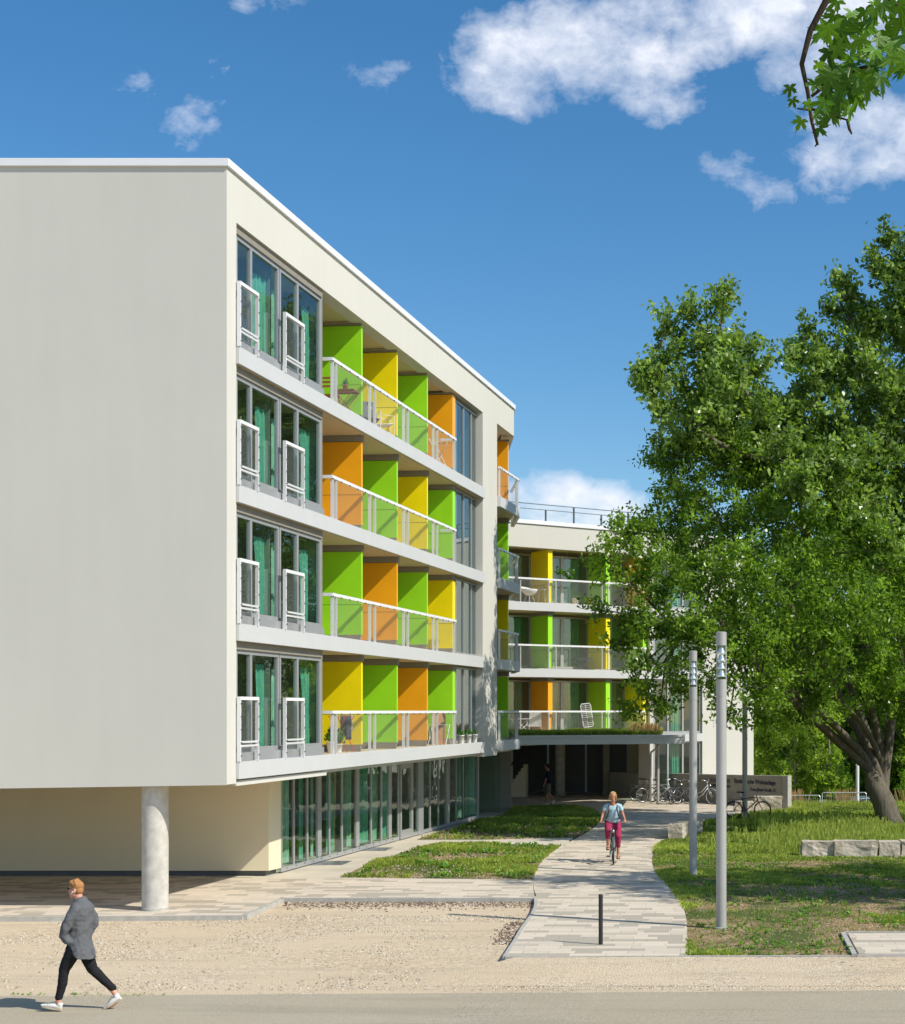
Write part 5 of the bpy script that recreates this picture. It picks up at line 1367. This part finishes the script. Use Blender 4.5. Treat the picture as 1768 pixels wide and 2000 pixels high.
for L_,o_ in ((FH,0),(RH,0)):
    chain(mb,[(L_[0][0],L_[0][1],L_[0][2],.118),((L_[0][0]+L_[1][0])/2,L_[1][1],(L_[0][2]+L_[1][2])/2,.096),(L_[1][0],L_[1][1],L_[1][2],.074),((L_[1][0]+L_[2][0])/2+.012,L_[1][1],(L_[1][2]+L_[2][2])/2,.064),(L_[2][0],L_[2][1],L_[2][2]+.03,.052)])
sph(mb,(.02,0,.92),(.125,.155,.14))
def crease(amp,fr):
    def f_(v):
        n_=mnoise.noise(Vector((v.x*fr*.6,v.y*fr*.6,v.z*fr))); m_=mnoise.noise(Vector((v.x*fr*2,v.y*fr*2+5,v.z*fr*2.2)))
        return v+Vector((n_,m_*.6,0))*amp
    return f_
blob('trousers',mb,M['jeans'],PM,.012,4,crease(.008,14))
mb=MB()   # long jacket: torso, flared skirt, collar, sleeves
rows=[(1.53,.030,.085,.095),(1.485,.045,.125,.165),(1.45,.048,.150,.20),(1.40,.045,.155,.205),(1.28,.04,.160,.205),(1.20,.03,.158,.198),(1.12,.022,.162,.195),(1.00,.015,.162,.2),(.88,.035,.165,.21),(.74,.06,.175,.215)]
vs=[];fs=[];n=28
for (z,cx,rx,ry) in rows:
    for k in range(n):
        a=2*math.pi*k/n; x=cx+rx*math.cos(a); y=ry*math.sin(a)
        zz=z
        if z<.9: zz=z + .20*max(0,-math.cos(a))*( (.9-z)/.16)*.9 - .02*math.cos(a)
        vs.append((x,y,zz))
for i in range(len(rows)-1):
    for k in range(n): fs.append((i*n+k,i*n+(k+1)%n,(i+1)*n+(k+1)%n,(i+1)*n+k))
fs.append(tuple(range(n-1,-1,-1))); fs.append(tuple((len(rows)-1)*n+k for k in range(n)))
mb.add(vs,[f_[::-1] for f_ in fs])
mb.tube([(.045,0,1.49),(.022,0,1.575)],[.105,.082],16)
for sg in (-1,1):
    if sg<0: chain(mb,[(.035,-.175,1.44,.078),(-.025,-.235,1.30,.070),(-.085,-.25,1.16,.064),(-.115,-.235,1.08,.060),(-.085,-.20,1.01,.062),(-.03,-.17,.97,.05)])
    else: chain(mb,[(.045,.175,1.44,.078),(.10,.235,1.28,.070),(.13,.24,1.17,.064),(.07,.22,1.07,.058),(.01,.2,1.0,.055)])
chain(mb,[(.20,-.03,.86,.035),(.235,-.02,.76,.03)])
blob('jacket',mb,M['jacket'],PM,.011,3,crease(.018,10))
mb=MB(); cc=Vector((-.03,0,1.675))
hc=Matrix.Identity(3)
sph(mb,cc+Vector((.010,0,.064)),(.098,.084,.078)); sph(mb,cc+Vector((.040,0,.004)),(.060,.073,.075)); sph(mb,cc+Vector((-.045,0,.105)),(.055,.06,.042))
random.seed(4)
for i in range(46):
    a=random.uniform(-1.9,1.9); b_=random.uniform(.35,1.5); p=cc+Vector((-math.cos(a)*math.cos(b_)*.085+.012,math.sin(a)*math.cos(b_)*.082,.045+.098*math.sin(b_)))
    sph(mb,p,random.uniform(.016,.026),nu=8,nv=6)
blob('hair',mb,M['hair_r'],PM,.007,1)
m=MB()
for sg in (-1,1):
    m.add([(-.137,sg*.012,1.712),(-.128,sg*.058,1.715),(-.123,sg*.062,1.682),(-.133,sg*.015,1.678),(-.129,sg*.012,1.712),(-.120,sg*.058,1.715),(-.115,sg*.062,1.682),(-.125,sg*.015,1.678)],[(0,1,2,3),(7,6,5,4),(0,4,5,1),(1,5,6,2),(2,6,7,3),(3,7,4,0)])
    m.tube([(-.125,sg*.06,1.708),(-.075,sg*.080,1.706),(-.025,sg*.084,1.695)],.004,5)
m.tube([(-.137,-.014,1.705),(-.14,0,1.708),(-.137,.014,1.705)],.004,5); m.build('sunglasses',M['black'],PM)
for sg in (-1,1):
    m=MB(); sph(m,(-.042,sg*.088,1.662),(.009,.008,.009),nu=8,nv=6); m.tube([(-.044,sg*.090,1.658),(-.056,sg*.091,1.63)],[.006,.004],6); m.build('earphone',M['white_metal'],PM)
def shoe(parent, heel, toe, ang_up, y, mat='sneaker', name='shoe'):
    h=Vector(heel); t_=Vector(toe); d=(t_-h).normalized(); upv=Vector((0,1,0)).cross(d); upv=upv if upv.z>0 else -upv; mb=MB()
    for q,w_,hh in [(i/16, .034+.014*math.sin(math.pi*min(1,i/16*1.15)), (.060-.004*(i/16) if i<6 else .060-.040*((i-5)/11))) for i in range(17)]:
        c=h+d*(.03+q*.235)+upv*(hh*.55+.016); sph(mb,c,(.036,w_,hh*.68),Matrix((d,Vector((0,1,0)),upv)).transposed(),12,8)
    mb.tube([h+d*.035+upv*.07,h+d*.035+upv*.105],[.043,.040],12)
    o=blob(name,mb,M[mat],parent,.008,2)
    s_=MB(); s_.add([h+d*a_+Vector((0,w_,0))+upv*z_ for z_ in (0.002,.026) for a_,w_ in ((-.012,0),(0,.034),(.1,.036),(.2,.046),(.265,.036),(.285,0),(.265,-.036),(.2,-.046),(.1,-.036),(0,-.034))],[tuple(range(9,-1,-1)),tuple(range(10,20))]+[(i,(i+1)%10,10+(i+1)%10,10+i) for i in range(10)])
    s_.build('sole',M['sole'],o); 
    l_=MB()
    for i in range(4): l_.tube([h+d*(.10+.03*i)+Vector((0,-.030,0))+upv*(.095-.012*i),h+d*(.11+.03*i)+upv*(.108-.013*i),h+d*(.10+.03*i)+Vector((0,.030,0))+upv*(.095-.012*i)],.0045,5)
    l_.build('laces',M['dark_grey'],o); return o
shoe(PM,(-.20,-.085,.012),(-.48,-.085,.065),0,0); shoe(PM,(.575,.085,.135),(.36,.085,-.004),0,0)
# ---- woman on a bicycle ------------------------------------------------------------------
wx,wy=gp(1196.5,1689.5); sc=1.07
WB=bicycle('black bicycle ridden by the woman on the path','blackp',wx-.03,wy+.62,R(-90+5),style='city',group=None,scale=sc,saddle_h=.98,z=.004)
for ch in WB.children:
    if ch.name.startswith('handlebar'):
        ch.data.materials.clear(); ch.data.materials.append(M['blackp'])
PW=empty('person',(wx-.03,wy+.62,.004),R(-85)+R(0),'woman cycling towards the viewer in a pale blue t-shirt and raspberry trousers','person'); PW.scale=(sc,)*3
# local frame: +x = forward, +y = her left (image right), same as the bicycle
mb=MB(); hcn=(.02,0,1.66); head(mb,hcn,(1,0,-.18),.97)
chain(mb,[(-.06,0,1.44,.055),(-.03,0,1.53,.05),(0,0,1.60,.05)])
sph(mb,(-.14,0,1.22),(.10,.14,.24)); sph(mb,(-.24,0,1.03),(.12,.16,.12)); chain(mb,[(-.08,-.15,1.43,.05),(-.08,.15,1.43,.05)])
for sg in (-1,1):
    hand=Vector((.15,sg*.29,1.075))
    chain(mb,[(-.07,sg*.17,1.42,.045),(-.06,sg*.25,1.22,.036),(.10,sg*.29,1.11,.025)]); sph(mb,hand,(.045,.04,.024)); fingers(mb,hand+Vector((.03,0,-.004)),(1,0,-.2),(0,-sg,0),curl=.9,palm_n=(0,0,-1),l=.07)
legs={-1:[(-.24,-.10,1.0,.09),(.12,-.13,.84,.062),(.02,-.13,.50,.038),(-.01,-.13,.43,.034)], 1:[(-.24,.10,1.0,.09),(.06,.13,.66,.06),(-.06,.13,.28,.038),(-.09,.13,.20,.034)]}
for sg,l_ in legs.items():
    chain(mb,l_); a_=Vector(l_[-1][:3]); chain(mb,[(a_.x,a_.y,a_.z-.03,.034),(a_.x+.08,a_.y,a_.z-.055,.032),(a_.x+.16,a_.y,a_.z-.065,.024)])
    for i in range(5): mb.tube([(a_.x+.15,a_.y+(i-2)*.014,a_.z-.066),(a_.x+.20-abs(i-1)*.006,a_.y+(i-2)*.014,a_.z-.074)],[.010,.007],6)
blob('body',mb,M['skin2'],PW,.0075,3)
mb=MB()
for sg,l_ in legs.items():
    en=.42 if sg<0 else .62; a_=Vector(l_[1][:3]); b_=Vector(l_[2][:3]); c_=a_+(b_-a_)*(.55 if sg<0 else .62)
    chain(mb,[(l_[0][0],l_[0][1],l_[0][2],.112),((l_[0][0]+a_.x)/2,(l_[0][1]+a_.y)/2,(l_[0][2]+a_.z)/2,.098),(a_.x,a_.y,a_.z,.078),(c_.x,c_.y,c_.z,.062)])
sph(mb,(-.24,0,1.02),(.14,.175,.13))
blob('trousers',mb,M['pink'],PW,.011,3,crease(.010,12))
mb=MB(); rows=[(1.475,-.07,.06,.095),(1.43,-.085,.10,.175),(1.34,-.10,.125,.185),(1.20,-.135,.125,.165),(1.08,-.18,.135,.17),(1.0,-.22,.15,.185)]
vs=[];fs=[];n=24
for (z,cx,rx,ry) in rows:
    for k in range(n): a=2*math.pi*k/n; vs.append((cx+rx*math.cos(a),ry*math.sin(a),z-(.05*max(0,math.cos(a)) if z>1.46 else 0)))
for i in range(len(rows)-1):
    for k in range(n): fs.append((i*n+k,(i+1)*n+k,(i+1)*n+(k+1)%n,i*n+(k+1)%n))
fs.append(tuple(range(n))); fs.append(tuple((len(rows)-1)*n+k for k in range(n-1,-1,-1))); mb.add(vs,fs)
for sg in (-1,1): chain(mb,[(-.08,sg*.12,1.43,.062),(-.075,sg*.175,1.41,.064),(-.07,sg*.215,1.33,.054)])
blob('tshirt',mb,M['tshirt'],PW,.010,2,crease(.008,13))
mb=MB(); hv=Vector(hcn); sph(mb,hv+Vector((-.02,0,.052)),(.096,.085,.085)); sph(mb,hv+Vector((-.05,0,-.01)),(.07,.084,.10)); sph(mb,hv+Vector((-.10,.02,-.08)),(.04,.04,.09))
for sg in (-1,1): chain(mb,[(hv.x+.045,hv.y+sg*.04,hv.z+.095,.022),(hv.x+.03,hv.y+sg*.083,hv.z+.03,.016),(hv.x-.01,hv.y+sg*.088,hv.z-.06,.016)])
blob('hair',mb,M['hair_b'],PW,.007,2)
m=MB()
for sg in (-1,1): m.tube([(-.10,sg*.12,1.47),(.0,sg*.105,1.42),(.045,sg*.11,1.32),(.02,sg*.135,1.20),(-.10,sg*.17,1.10)],.017,6)
m.build('backpack_strap',M['black'],PW)
mb=MB(); sph(mb,(-.31,0,1.28),(.09,.14,.20)); blob('backpack',mb,M['black'],PW,.02,2)
for sg,l_ in legs.items():
    a_=Vector(l_[-1][:3]); m=MB(); m.box(a_.x-.05,a_.x+.20,a_.y-.042,a_.y+.042,a_.z-.105,a_.z-.085)
    m.tube([(a_.x+.11,a_.y-.042,a_.z-.09),(a_.x+.10,a_.y,a_.z-.025),(a_.x+.11,a_.y+.042,a_.z-.09)],.010,6); m.tube([(a_.x+.03,a_.y-.042,a_.z-.07),(a_.x+.03,a_.y,a_.z-.005),(a_.x+.03,a_.y+.042,a_.z-.07)],.010,6)
    m.tube([(a_.x-.035,a_.y-.03,a_.z+.0),(a_.x-.04,a_.y,a_.z+.02),(a_.x-.035,a_.y+.03,a_.z)],.010,6)
    m.build('sandal',M['leather'],PW,bevel=.004)
# ---- man in shorts at the passage ---------------------------------------------------------
mx,my=gp(1069,1573); PS=empty('person',(mx,my,.006),0,'man in a navy shirt and olive shorts walking left in front of the shaded passage','person')
mb=MB(); head(mb,(0,0,1.66),(-1,0,-.12),1.0); chain(mb,[(.04,0,1.44,.058),(.02,0,1.54,.055),(.0,0,1.60,.055)]); sph(mb,(.05,0,1.20),(.11,.16,.26)); sph(mb,(.04,0,.95),(.11,.15,.12))
LG=[[(.03,-.09,.88,.085),(.0,-.09,.47,.056),(.02,-.09,.10,.038),(.02,-.09,.06,.036)],[(.04,.09,.88,.085),(.07,.09,.50,.056),(.26,.09,.24,.038),(.29,.09,.20,.036)]]
for l_ in LG: chain(mb,l_)
chain(mb,[(.04,-.19,1.40,.048),(-.02,-.22,1.12,.040),(-.12,-.20,.88,.028)]); sph(mb,(-.135,-.20,.83),(.026,.038,.045)); fingers(mb,Vector((-.14,-.20,.79)),(-.2,0,-1),(-1,.3,0),curl=.8,palm_n=(.3,1,0))
chain(mb,[(.05,.19,1.40,.048),(.10,.22,1.12,.040),(.08,.20,.88,.028)]); sph(mb,(.08,.20,.83),(.026,.038,.045)); fingers(mb,Vector((.08,.20,.79)),(0,0,-1),(-1,-.3,0),curl=.5,palm_n=(0,-1,0))
blob('body',mb,M['skin3'],PS,.009,3)
mb=MB(); sph(mb,(.06,0,1.22),(.145,.19,.26)); sph(mb,(.05,0,1.0),(.135,.175,.14)); chain(mb,[(.05,-.15,1.40,.09),(.05,.15,1.40,.09)])
chain(mb,[(.04,-.18,1.38,.07),(.0,-.21,1.22,.062)]); chain(mb,[(.05,.18,1.38,.07),(.08,.21,1.22,.062)]); blob('shirt',mb,M['navy_f'],PS,.013,3,crease(.008,12))
mb=MB(); sph(mb,(.04,0,.92),(.13,.165,.12))
for l_ in LG: a_,b_=Vector(l_[0][:3]),Vector(l_[1][:3]); c_=a_+(b_-a_)*.75; chain(mb,[(*a_,.11),(*c_,.092)])
blob('shorts',mb,M['olive'],PS,.013,3)
mb=MB(); sph(mb,(.02,0,1.71),(.10,.088,.085)); sph(mb,(.05,0,1.67),(.065,.08,.08)); blob('hair',mb,M['hair_d'],PS,.009,2)
shoe(PS,(.06,-.09,.0),(-.20,-.09,.0),0,0); shoe(PS,(.345,.09,.17),(.22,.09,-.02+.0),0,0)
bg_=MB(); sph(bg_,(0,0,0),(.14,.05,.10)); bg_.tube([(-.06,0,.08),(-.01,0,.17),(.05,0,.08)],.008,6)
o=bg_.build('carry_bag',M['black'],None,smooth=True); o.location=(mx-.19,my-.20,.66); tag(o,'small black bag held low by the man in shorts','bag')

# ================================================================== BALCONY THINGS
def fbw(s,o,z=0): 
    p=Vector((X0,Y0))+tv*s+nv*o; return (p.x,p.y,z)
aF=math.atan2(tv.y,tv.x); aB=math.atan2(tb.y,tb.x)
def bbw(s,o,z=0): p=Vector((bX,bY))+tb*s+nb*o; return (p.x,p.y,z)
M['wood']=plain('reddish teak',(.33,.11,.05),.5,var=.2,scale=10); M['terra']=plain('terracotta',(.50,.22,.10),.8); M['red']=plain('red enamel',(.55,.03,.03),.4); M['plantm']=leafmat('pot plant leaves',(.03,.12,.01),(.16,.36,.05),.3)
M['white_pl']=plain('white plastic',(.75,.75,.74),.45)
M['grey_fab']=fabric('grey sling fabric',(.16,.165,.18),scale=40)
def plantpot(label, loc_, r, h, leafh, pot='terra', seed=0, spread=1.3, n=120, group=None):
    e=empty('potted_plant',loc_,0,label,'plant',group); MB().lathe((0,0,0),[(r*.72,0),(r*.98,h*.9),(r*1.06,h*.9),(r*1.06,h),(r*.9,h)],20).build('pot',M[pot],e,smooth=True)
    g_=np.random.default_rng(seed); a=g_.uniform(0,6.28,n); l=leafh*g_.uniform(.4,1,n); sp_=g_.uniform(.05,1,n)*r*spread; x=np.cos(a)*sp_; y=np.sin(a)*sp_; z=h+l*g_.uniform(.1,.95,n); s_=leafh*.16; b_=g_.uniform(0,6.28,n)
    V=np.stack([np.stack([x,y,z-s_*.5],1),np.stack([x+np.cos(b_)*s_*.5,y+np.sin(b_)*s_*.5,z],1),np.stack([x+np.cos(a)*s_*.5,y+np.sin(a)*s_*.5,z+s_],1),np.stack([x-np.cos(b_)*s_*.5,y-np.sin(b_)*s_*.5,z],1)],1).reshape(-1,3)
    npmesh('foliage',V,np.arange(4*n).reshape(-1,4),M['plantm'],e,np.repeat(g_.random(n),4))
    m=MB()
    for i in range(7): aa=i*.9; m.tube([(0,0,h*.9),(math.cos(aa)*r*.6,math.sin(aa)*r*.6,h+leafh*.7)],.004+r*.01,4)
    m.build('stems',M['plantm'],e); return e
def foldtable(label, loc_, rz, w_=.6, d_=.5, h_=.72, mat='wood', slats=8):
    e=empty('folding_table',loc_,rz,label,'table'); m=MB()
    for i in range(slats): x=-w_/2+w_*i/slats; m.box(x+.006,x+w_/slats-.006,-d_/2,d_/2,h_-.02,h_)
    m.box(-w_/2,w_/2,-d_/2+.03,-d_/2+.06,h_-.045,h_-.021); m.box(-w_/2,w_/2,d_/2-.06,d_/2-.03,h_-.045,h_-.021); m.build('tabletop',M[mat],e)
    for sg in (-1,1):
        for k in (-1,1): MB().tube([(k*w_*.45,sg*(d_*.4+.01*k),0),(-k*w_*.45,sg*(d_*.4+.01*k),h_-.03)],.013,6).build('leg',M[mat],e)
    return e
def chair(label, loc_, rz, kind='fold', mat='wood', seat='wood', group=None, cat='chair'):
    e=empty('chair',loc_,rz,label,cat,group)
    if kind=='fold':
        m=MB(); [m.box(-.2,.2,-.2+.08*i,-.2+.08*i+.06,.44,.455) for i in range(5)]; m.build('seat',M[seat],e)
        m=MB(); [m.box(-.2,.2,.19+.02*i,.205+.02*i,.62+.10*i,.67+.10*i) for i in range(3)]; m.build('backrest',M[seat],e)
        for sg in (-1,1):
            MB().tube([(sg*.21,-.22,0),(sg*.21,.24,.9)],.013,6).build('leg',M[mat],e); MB().tube([(sg*.19,.22,0),(sg*.19,-.18,.45)],.013,6).build('leg',M[mat],e)
    else:  # metal frame sling chair
        m=MB(); m.add([(-.24,-.25,.42),(.24,-.25,.42),(.24,.2,.38),(-.24,.2,.38),(-.24,-.25,.405),(.24,-.25,.405),(.24,.2,.365),(-.24,.2,.365)],[(0,1,2,3),(7,6,5,4),(0,4,5,1),(1,5,6,2),(2,6,7,3),(3,7,4,0)]); m.build('seat',M[seat],e)
        m=MB(); m.add([(-.24,.2,.38),(.24,.2,.38),(.24,.42,.98),(-.24,.42,.98),(-.24,.215,.375),(.24,.215,.375),(.24,.435,.975),(-.24,.435,.975)],[(3,2,1,0),(4,5,6,7),(1,5,4,0),(2,6,5,1),(3,7,6,2),(0,4,7,3)]); m.build('backrest',M[seat],e)
        for sg in (-1,1):
            m=MB(); m.tube([(sg*.26,-.26,0),(sg*.26,-.26,.62),(sg*.26,.28,.64),(sg*.26,.33,0)],.012,6); m.build('armrest_frame',M[mat],e); MB().tube([(sg*.25,-.25,.41),(sg*.25,.2,.37),(sg*.25,.44,.99)],.012,6).build('side_rail',M[mat],e)
    return e
# top balconies of the near block
sA=S(690,-.6)-.3
foldtable('reddish wooden folding table on the top balcony of the near block',fbw(fins[0]-.42,-.42,FL[3]-.01),aF+R(90),.62,.5)
plantpot('terracotta pot plant on the wooden folding table',fbw(fins[0]-.42,-.42,FL[3]+.71),.07,.14,.2,'terra',1,n=60)
chair('reddish wooden folding chair beside the folding table',fbw(fins[0]-1.15,-.55,FL[3]-.01),aF+R(90),'fold')
chair('grey sling lounge chair on the second top balcony',fbw(fins[1]-1.15,-.55,FL[3]-.01),aF+R(-60),'sling','white_metal','grey_fab')
chair('white framed chair with pale seat beside the grey lounge chair',fbw(fins[1]-.38,-.42,FL[3]-.01),aF+R(30),'sling','white_metal','white_pl')
def airer(label, loc_, rz, mat='white_metal', clothes=False, h=.95):
    e=empty('clothes_airer',loc_,rz,label,'clothes airer'); 
    for sg in (-1,1): MB().tube([(sg*.3,-.25,0),(sg*.3,.22,h),(-sg*0+sg*.3,.25,h)],.011,6).build('leg',M[mat],e); MB().tube([(sg*.28,.25,0),(sg*.28,-.22,h)],.011,6).build('leg',M[mat],e)
    m=MB(); 
    for i in range(6): m.tube([(-.3,-.22+.088*i,h),(.3,-.22+.088*i,h)],.005,5)
    m.build('rails',M[mat],e)
    return e
airer('white metal clothes airer on the fourth top balcony',fbw(fins[3]-.6,-.42,FL[3]-.01),aF)
# clothes and airer on the first floor balcony
airer('red legged clothes airer draped with laundry on the first floor balcony',fbw(fins[0]-.62,-.45,FL[0]-.01),aF,'red',h=.92)
M['cloth_d']=fabric('dark grey laundry',(.06,.065,.075)); M['cloth_w']=fabric('grey white laundry',(.42,.43,.45))
random.seed(3)
for i,(ds,do,w_,h_,mt,lab) in enumerate(((-.18,.16,.34,.62,'cloth_d','long dark grey garment hanging at the left of the airer'),(.10,.10,.30,.40,'cloth_w','pale grey garment hanging at the right of the airer'),(.0,-.05,.36,.55,'cloth_d','dark garment hanging at the back of the airer'))):
    v,f=wavy(0,w_,0,-h_,0,.1,.02,.12); o=MB().add(v,f).build('laundry_garment',M[mt],None,smooth=True); x,y,z=fbw(fins[0]-.62+ds,-.42+do,FL[0]+.93); o.location=(x,y,z); o.rotation_euler=(0,0,aF); so=o.modifiers.new('s','SOLIDIFY'); so.thickness=.008
    tag(o,lab,'garment','laundry on the first floor airer')
plantpot('leafy plant in a white pot behind the balcony corner bars on the first floor',fbw(S(643,-.5)+.05,-.45,FL[0]-.01),.13,.28,.4,'white_pl',2)
plantpot('yellow flowering plant in a pale pot, right of the balcony corner bars',fbw(S(643,-.5)+.42,-.42,FL[0]-.01),.12,.22,.42,'white_pl',3)
airer('bent white tube rack on the first floor balcony beside the brown screen',fbw(fins[3]-.75,-.36,FL[0]-.01),aF+R(90),h=.62)
M['bamboo']=plain('woven brown screen',(.34,.18,.08),.8,var=.35,scale=30,bump=.6,bscale=90)
m=MB(); m.bs(0,.55,-.02,.02,0,1.0); o=m.build('woven_screen',M['bamboo'],None); x,y,z=fbw(fins[3]-.62,-.60,FL[0]-.01); o.location=(x,y,z); o.rotation_euler=(0,0,aF-R(28)); tag(o,'woven brown privacy screen at the right end of the first floor balcony','screen')
for i,px in enumerate((901,915.5,927)):
    plantpot(['white oval planter with succulents nearest the pane edge, left of three','white oval planter with succulents, middle of three in the flush window','white oval planter with succulents, right of three by the jamb'][i],fbw(S(px,-.1),-.085,FL[0]-.0),.085,.26,.22,'white_pl',10+i,n=50,group='planters in the first floor window')
# rear block balconies
def bpos(px,o,k): return bbw(S2(px,o),o,BF[k]-.01)
e=empty('bucket_chair',bpos(1034,-.5,2),aB+R(20),'round white rattan bucket chair with a grey cushion on the upper rear balcony','chair'); e.scale=(.85,)*3
m=MB(); vs=[];fs=[];nu=28
for i in range(7):
    q=i/6; r_=.12+.34*q**.8; 
    for k in range(nu): a=2*math.pi*k/nu; vs.append((r_*math.cos(a),r_*math.sin(a)+.03*q,.40+.30*q*q+ .16*q*max(0,math.sin(a))))
for i in range(6):
    for k in range(nu): fs.append((i*nu+k,i*nu+(k+1)%nu,(i+1)*nu+(k+1)%nu,(i+1)*nu+k))
fs.append(tuple(range(nu-1,-1,-1))); o=m.add(vs,fs).build('shell',M['white_pl'],e,smooth=True); so=o.modifiers.new('s','SOLIDIFY'); so.thickness=.025
m=MB(); sph(m,(0,.04,.52),(.26,.24,.09)); m.build('cushion',M['grey_fab'],e,smooth=True)
for a in (45,135,225,315): MB().tube([(math.cos(R(a))*.12,math.sin(R(a))*.12,.42),(math.cos(R(a))*.30,math.sin(R(a))*.30,0)],.012,6).build('leg',M['white_metal'],e)
def smalltable(label,loc_,mat='white_pl',h=.5,w_=.26):
    e=empty('side_table',loc_,0,label,'table'); MB().lathe((0,0,h),[(w_,-.02),(w_,0)],24).build('tabletop',M[mat],e)
    for a in (45,135,225,315): MB().tube([(math.cos(R(a))*w_*.6,math.sin(R(a))*w_*.6,h-.02),(math.cos(R(a))*w_*.95,math.sin(R(a))*w_*.95,0)],.012,6).build('leg',M['white_metal' if mat=='white_pl' else mat],e)
    return e
smalltable('small round white table beside the bucket chair',bpos(1059,-.5,2),h=.62)
p=bbw(S2(1059,-.5),-.5,BF[2]+.61); o=MB().lathe((0,0,0),[(.035,0),(.045,.09),(.03,.09)],14).build('cup',M['white_pl'],None); o.location=p; tag(o,'small cup standing on the round white balcony table','cup')
e=empty('hanging_plant',bbw(S2(1107,-.45),-.45,BF[2]+1.25),0,'leafy plant hanging above the rail of the upper rear balcony','plant')
leaves('foliage',[(0,0,.2,.30,.16),(.15,0,-.05,.18,.2),(-.25,0,.2,.15,.1)],'plantm',e,(.06,.04),dens=160,seed=3,tw=.1,twn=60); m=MB(); m.lathe((0,0,.05),[(.08,0),(.12,.14),(.13,.14)],14); m.build('pot',M['white_pl'],e); MB().tube([(0,0,.15),(0,0,1.08)],.006,4).build('hanger',M['steel'],e)
plantpot('red enamel pot with a small plant on the upper rear balcony',bpos(1150,-.3,2),.17,.26,.12,'red',5,n=40)
plantpot('striped bag like planter with grasses left of the red pot',bpos(1124,-.35,2),.15,.3,.3,'white_pl',6,n=60)
foldtable('dark metal table with slanted legs on the middle rear balcony',bpos(1137,-.6,1),aB,.85,.5,.5,'dark_grey',2)
chair('white sling chair on the lowest rear balcony beside the orange partition',bpos(1043,-.6,0),aB+R(160),'sling','white_metal','white_pl')
foldtable('white table at the left end of the lowest rear balcony',bpos(1019,-.6,0),aB,.9,.5,.72,'white_pl',1)
e=empty('folded_lounger',bpos(1152,-.25,0),aB,'white slatted folding lounger standing upright at the lowest rear rail','lounger'); e.rotation_euler=(R(-6),R(-6),aB)
MB().tube([(-.22,0,.35),(-.26,0,.42),(-.26,0,1.30),(-.20,0,1.38),(.20,0,1.38),(.26,0,1.30),(.26,0,.42),(.22,0,.35),(-.22,0,.35)],.018,6).build('frame',M['white_metal'],e)
m=MB()
for i in range(11): m.tube([(-.26,0,.44+.085*i),(.26,0,.44+.085*i)],.008,5)
m.tube([(0,0.02,0),(0,0.02,1.35)],.012,6); m.build('slats',M['white_metal'],e)
# planted canopy roof
cpoly=[ca,cb,back1,back0]
cp2=[( ca[0]+.05,ca[1]+.25),(cb[0]-1.0,cb[1]+.2),(back1[0]-1.0,back1[1]-.2),(back0[0],back0[1]+.2)]
st('roof_substrate',MB().prism(cp2,3.022,3.10),M['soil'])
o=grass('grass',cp2,900,lambda X,Y,q:.10+.12*np.clip(q+.5,0,1),lambda X,Y,q:np.clip(1.1+q,.3,1),5,wid=.014,z=3.09)
wp=wpts(cp2,1600,(-8,-1,60,69),-.9); weeds('sedum',wp,3.10,rng.uniform(.06,.2,len(wp)))
stems('dry_stems',wpts(cp2,260,(-3.5,-1.5,60,68),-.9),.2,.5,'dry',3.1)
for nm in ('sedum',): bpy.data.objects[nm]['kind']='stuff'
